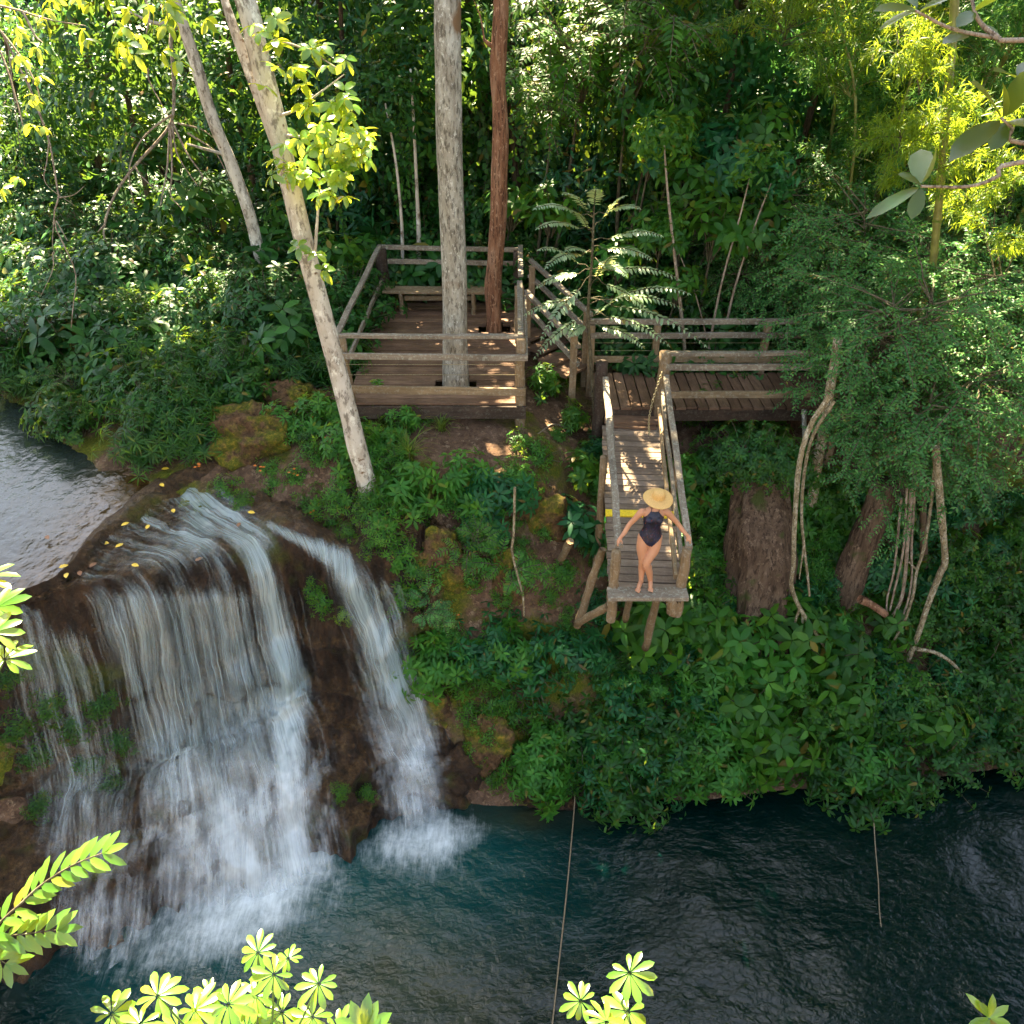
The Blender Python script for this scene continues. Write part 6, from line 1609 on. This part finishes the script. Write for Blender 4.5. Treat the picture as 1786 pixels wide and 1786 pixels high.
# upright rosette at the far corner
p = Pd(1725, 1775, 5.6); f = np.array((p[0] + .1, 2.6, g1(p[0], 2.6) - .1))
e = empty("seedling", tuple(f), label="upright rosette of pale pink edged leaves in the bottom right corner", cat="seedling"); st, lf = Acc(), Acc()
tube(st, smooth_path([f, (f + p) / 2 + (.05, 0, 0), p], 12) - f, np.linspace(.03, .012, 12), 7)
for (tx, ty) in ((1692, 1735), (1735, 1738), (1760, 1755), (1768, 1790), (1690, 1790), (1712, 1750), (1745, 1800), (1720, 1805)):
    q = Pd(tx, ty, 5.55); leaves(lf, [p - f], [q - p], (0, -.5, 1), np.linalg.norm(q - p), .055, .3, .15, ((.25, .6), (.55, 1), (.8, .7)))
st.obj("trunk", M['green_stem'], e); lf.obj("foliage", M['sunny'], e)
p = Pd(635, 1800, 5.6); f = np.array((p[0], 2.5, g1(p[0], 2.5) - .1))
e = empty("seedling", tuple(f), label="light green seedling with long oval leaves right of the hand shaped leaves", cat="seedling"); st, lf = Acc(), Acc()
tube(st, smooth_path([f, (f + p) / 2 + (.05, 0, 0), p], 12) - f, np.linspace(.03, .012, 12), 7)
for (tx, ty) in ((612, 1752), (655, 1752), (678, 1770), (585, 1780), (640, 1740), (690, 1795)):
    q = Pd(tx, ty, 5.55); leaves(lf, [p - f], [q - p], (0, -.6, 1), np.linalg.norm(q - p), .085, .25, .2, ((.25, .6), (.55, 1), (.8, .75)))
st.obj("trunk", M['green_stem'], e); lf.obj("foliage", M['sunny'], e)
# feather-leaved tree whose boughs reach in from the left
f = np.array((-5.0, 3.0, g1(-5.0, 3.0) - .2)); d = 6.0
e = empty("feather_leaved_tree", tuple(f), label="sunlit boughs with paired oval leaves reaching in at the lower left edge", cat="tree"); st, lf = Acc(), Acc()
top = Pd(-120, 1560, d) + (0, 0, .5)
tube(st, smooth_path([f, f * .5 + top * .5 + (-.2, 0, 0), top], 20) - f, np.linspace(.10, .05, 20), 10, True, .1)
def bough_px(pts, pairs, L, W, seed, tilt):
    r_ = np.random.default_rng(seed); c = smooth_path([Pd(x, y, d + .0) for x, y in pts], 3 * pairs + 4) - f
    tube(st, c, np.linspace(.012, .004, len(c)), 6, False)
    T = nrm(np.gradient(c, axis=0)); up = nrm(np.array(tilt)); s_ = nrm(np.cross(T, up)); nm = np.cross(s_, T)
    idx = np.linspace(len(c) * .12, len(c) - 1, pairs).astype(int)
    for sg in (-1, 1):
        ax = T[idx] * .75 + s_[idx] * sg * .7 + r_.normal(0, .07, (pairs, 3))
        leaves(lf, c[idx], ax, nm[idx] + r_.normal(0, .12, (pairs, 3)), L * r_.uniform(.85, 1.1, pairs), W, .18, .18, ((.18, .72), (.48, 1), (.8, .7)))
    leaves(lf, c[-1:], T[-1:], nm[-1:], L, W, .18, .1)
bough_px([(-160, 1600), (-60, 1650), (20, 1590), (70, 1545), (125, 1510), (178, 1488)], 15, .19, .062, 1, (-.25, -.55, 1))
bough_px([(-160, 1600), (-70, 1650), (0, 1635), (50, 1628), (98, 1622)], 11, .19, .064, 2, (-.2, -.55, 1))
bough_px([(-160, 1600), (-90, 1640), (-30, 1660), (10, 1680)], 8, .18, .06, 3, (-.1, -.4, 1))
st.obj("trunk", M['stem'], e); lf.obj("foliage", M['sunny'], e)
# big leathery leaves at the upper right
d = 4.7; f = np.array((6.2, 2.2, g1(6.2, 2.2) - .2))
e = empty("leathery_leaved_tree", tuple(f), label="near tree with large leathery leaves on bare curved twigs at the upper right edge", cat="tree"); st, lf = Acc(), Acc()
j = Pd(2200, 300, d); tube(st, smooth_path([f, (f + j) / 2 + (.3, 0, 0), j, Pd(2200, -80, d), Pd(2180, -300, d)], 40) - f, np.linspace(.10, .04, 40), 10, True, .1)
for ln in ([(2200, 250), (1786, 282), (1740, 308), (1690, 325), (1606, 325)], [(2200, 230), (1800, 250), (1765, 222), (1745, 205)], [(2200, 60), (1786, 70), (1740, 66), (1660, 50), (1596, 18)], [(1740, 66), (1715, 45), (1700, 20), (1690, -30)], [(2200, 120), (1800, 150), (1775, 140)]):
    tube(st, smooth_path([Pd(x, y, d) for x, y in ln], 20) - f, np.linspace(.016, .007, 20), 7, False)
for (x0, y0, x1, y1, w) in ((1597, 18, 1530, 46, 24), (1597, 16, 1536, 4, 22), (1600, 14, 1570, -30, 26), (1605, 18, 1668, -16, 30), (1606, 22, 1640, 0, 24), (1690, 62, 1648, 68, 26), (1715, 45, 1750, 76, 30), (1700, 20, 1745, -10, 32), (1700, 20, 1672, 40, 26),
                            (1745, 205, 1706, 134, 42), (1748, 205, 1758, 140, 38), (1752, 203, 1800, 120, 40), (1745, 210, 1664, 262, 42), (1752, 214, 1732, 258, 34), (1758, 212, 1800, 215, 36), (1775, 140, 1742, 112, 32), (1778, 140, 1800, 100, 30),
                            (1606, 320, 1606, 254, 40), (1608, 318, 1642, 256, 36), (1604, 326, 1520, 368, 22), (1608, 328, 1590, 380, 26), (1606, 322, 1570, 300, 22)):
    p0 = Pd(x0, y0, d); p1 = Pd(x1, y1, d + rgn.uniform(-.25, .15))
    leaves(lf, [p0 - f], [p1 - p0], np.array((rgn.normal(0, .3), -.45, 1.0)), np.linalg.norm(p1 - p0) * 1.03, w / 1500 * d * 1.05, .22, .12, ((.12, .45), (.3, .8), (.55, 1), (.8, .78)))
st.obj("trunk", M['twig'], e); lf.obj("foliage", M['leathery'], e)
# sprays of leaves hanging in at the upper left
d = 9.0; f = np.array((-9.8, 7.0, g1(-9.8, 7.0) - .2))
e = empty("overhanging_tree", tuple(f), label="sunlit yellow green leaf sprays hanging in at the upper left corner", cat="tree"); st, lf = Acc(), Acc()
j = Pd(-150, -120, d); tube(st, smooth_path([f, (f + j) / 2 + (-.4, 0, 0), j, j + (.5, .3, 1.5)], 30) - f, np.linspace(.16, .06, 30), 10, True, .1)
LN = ([(-150, -120), (-40, -10), (40, 20), (90, 35), (150, 45)], [(-150, -120), (20, -60), (120, -40), (240, -30), (330, -20)], [(-100, -60), (-20, 30), (30, 90), (60, 140), (70, 175)], [(-60, 0), (0, 90), (30, 180), (40, 220)], [(40, 20), (60, 60), (75, 75)], [(240, -30), (260, 20), (255, 60)])
for ln in LN:
    c = smooth_path([Pd(x, y, d) for x, y in ln], 20) - f; tube(st, c, np.linspace(.016, .005, 20), 6, False)
for (x, y, n_, sp) in ((20, 40, 3, .10), (90, 20, 3, .10), (140, 50, 2, .08), (60, 70, 2, .08), (35, 110, 2, .08), (60, 140, 2, .08), (40, 175, 2, .1), (80, 215, 2, .08), (10, 200, 2, .08), (10, 330, 1, .05), (30, 300, 1, .05), (-10, 20, 3, .1), (200, 20, 3, .12), (250, 40, 3, .12), (290, 25, 3, .12), (230, 90, 2, .1), (280, 95, 2, .1), (320, 20, 2, .1), (350, 40, 2, .1), (170, 10, 3, .1), (60, 0, 3, .1), (120, -10, 3, .1)):
    for k in range(n_):
        p = Pd(x, y, d + rgn.normal(0, .3)) + rgn.normal(0, sp, 3) - f
        whorl_at(lf, rgn, p, nrm(np.array((rgn.normal(0, .4), rgn.normal(-.2, .3), .7))), 4, .19 if x > 180 else .14, .085 if x > 180 else .06, -.5, .35, .2, ((.22, .75), (.5, 1), (.8, .72)))
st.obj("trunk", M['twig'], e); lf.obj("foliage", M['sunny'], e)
# unseen trees added on both sides to block sky light and darken the corners
def sky_blocker(x, y, label, blobs, n, seed):
    limb_tree("sky_block_tree", label, [(x, y, g1(x, y) - .3), (x + .2, y + .2, 4), (x - .1, y, 8), (blobs[0][0], blobs[0][1], blobs[0][2] + .5)], (.3, .25, .2, .08), 'dark_bark', blobs, n, .30, .14, 'shade', seed)
sky_blocker(-11.5, 4.2, "dark tree on the left bank whose low boughs shade the rock beside the falls", [(-9.6, 5.6, 12.6, 2.6, 2.4, 1.6), (-11.5, 8.0, 12.0, 2.4, 2.4, 1.5), (-8.8, 2.4, 13.0, 2.4, 2.2, 1.4), (-11.5, 3, 10, 2.6, 2.2, 1.8), (-10, 4, 8, 2.0, 2.2, 1.5)], 1700, 55)
sky_blocker(12.0, 6.0, "unseen dark tree added on the right bank to shade the far corner of the pool", [(9.4, 7.0, 12.5, 2.8, 2.6, 1.7), (10.5, 10.5, 13.0, 2.8, 2.6, 1.6), (8.6, 3.6, 12.6, 2.6, 2.6, 1.6), (12, 4, 9.5, 2.6, 2.6, 2.0), (12.5, 9, 8.5, 2.4, 2.4, 2.0)], 3400, 56)
sky_blocker(9.5, -1.5, "unseen dark tree added behind the viewer on the right bank to block sky", [(7.6, .2, 13.5, 2.8, 2.6, 1.7), (9.8, 0, 11, 2.6, 2.6, 2.0)], 1000, 57)
sky_blocker(-9.5, -1.5, "unseen dark tree added behind the viewer on the left bank to block sky", [(-7.6, -.6, 14, 2.8, 2.4, 1.7), (-9.8, 0, 11, 2.6, 2.6, 2.0)], 1000, 58)
sky_blocker(-13.5, 11.5, "dark tree added over the upper river at the left to block sky, mostly out of view", [(-10.2, 10.0, 13.5, 2.4, 2.4, 1.5), (-11.5, 13.2, 13.8, 2.6, 2.4, 1.5), (-9.4, 7.6, 14.6, 2.2, 2.2, 1.4), (-13.5, 10, 12, 2.6, 2.6, 1.8)], 1900, 59)
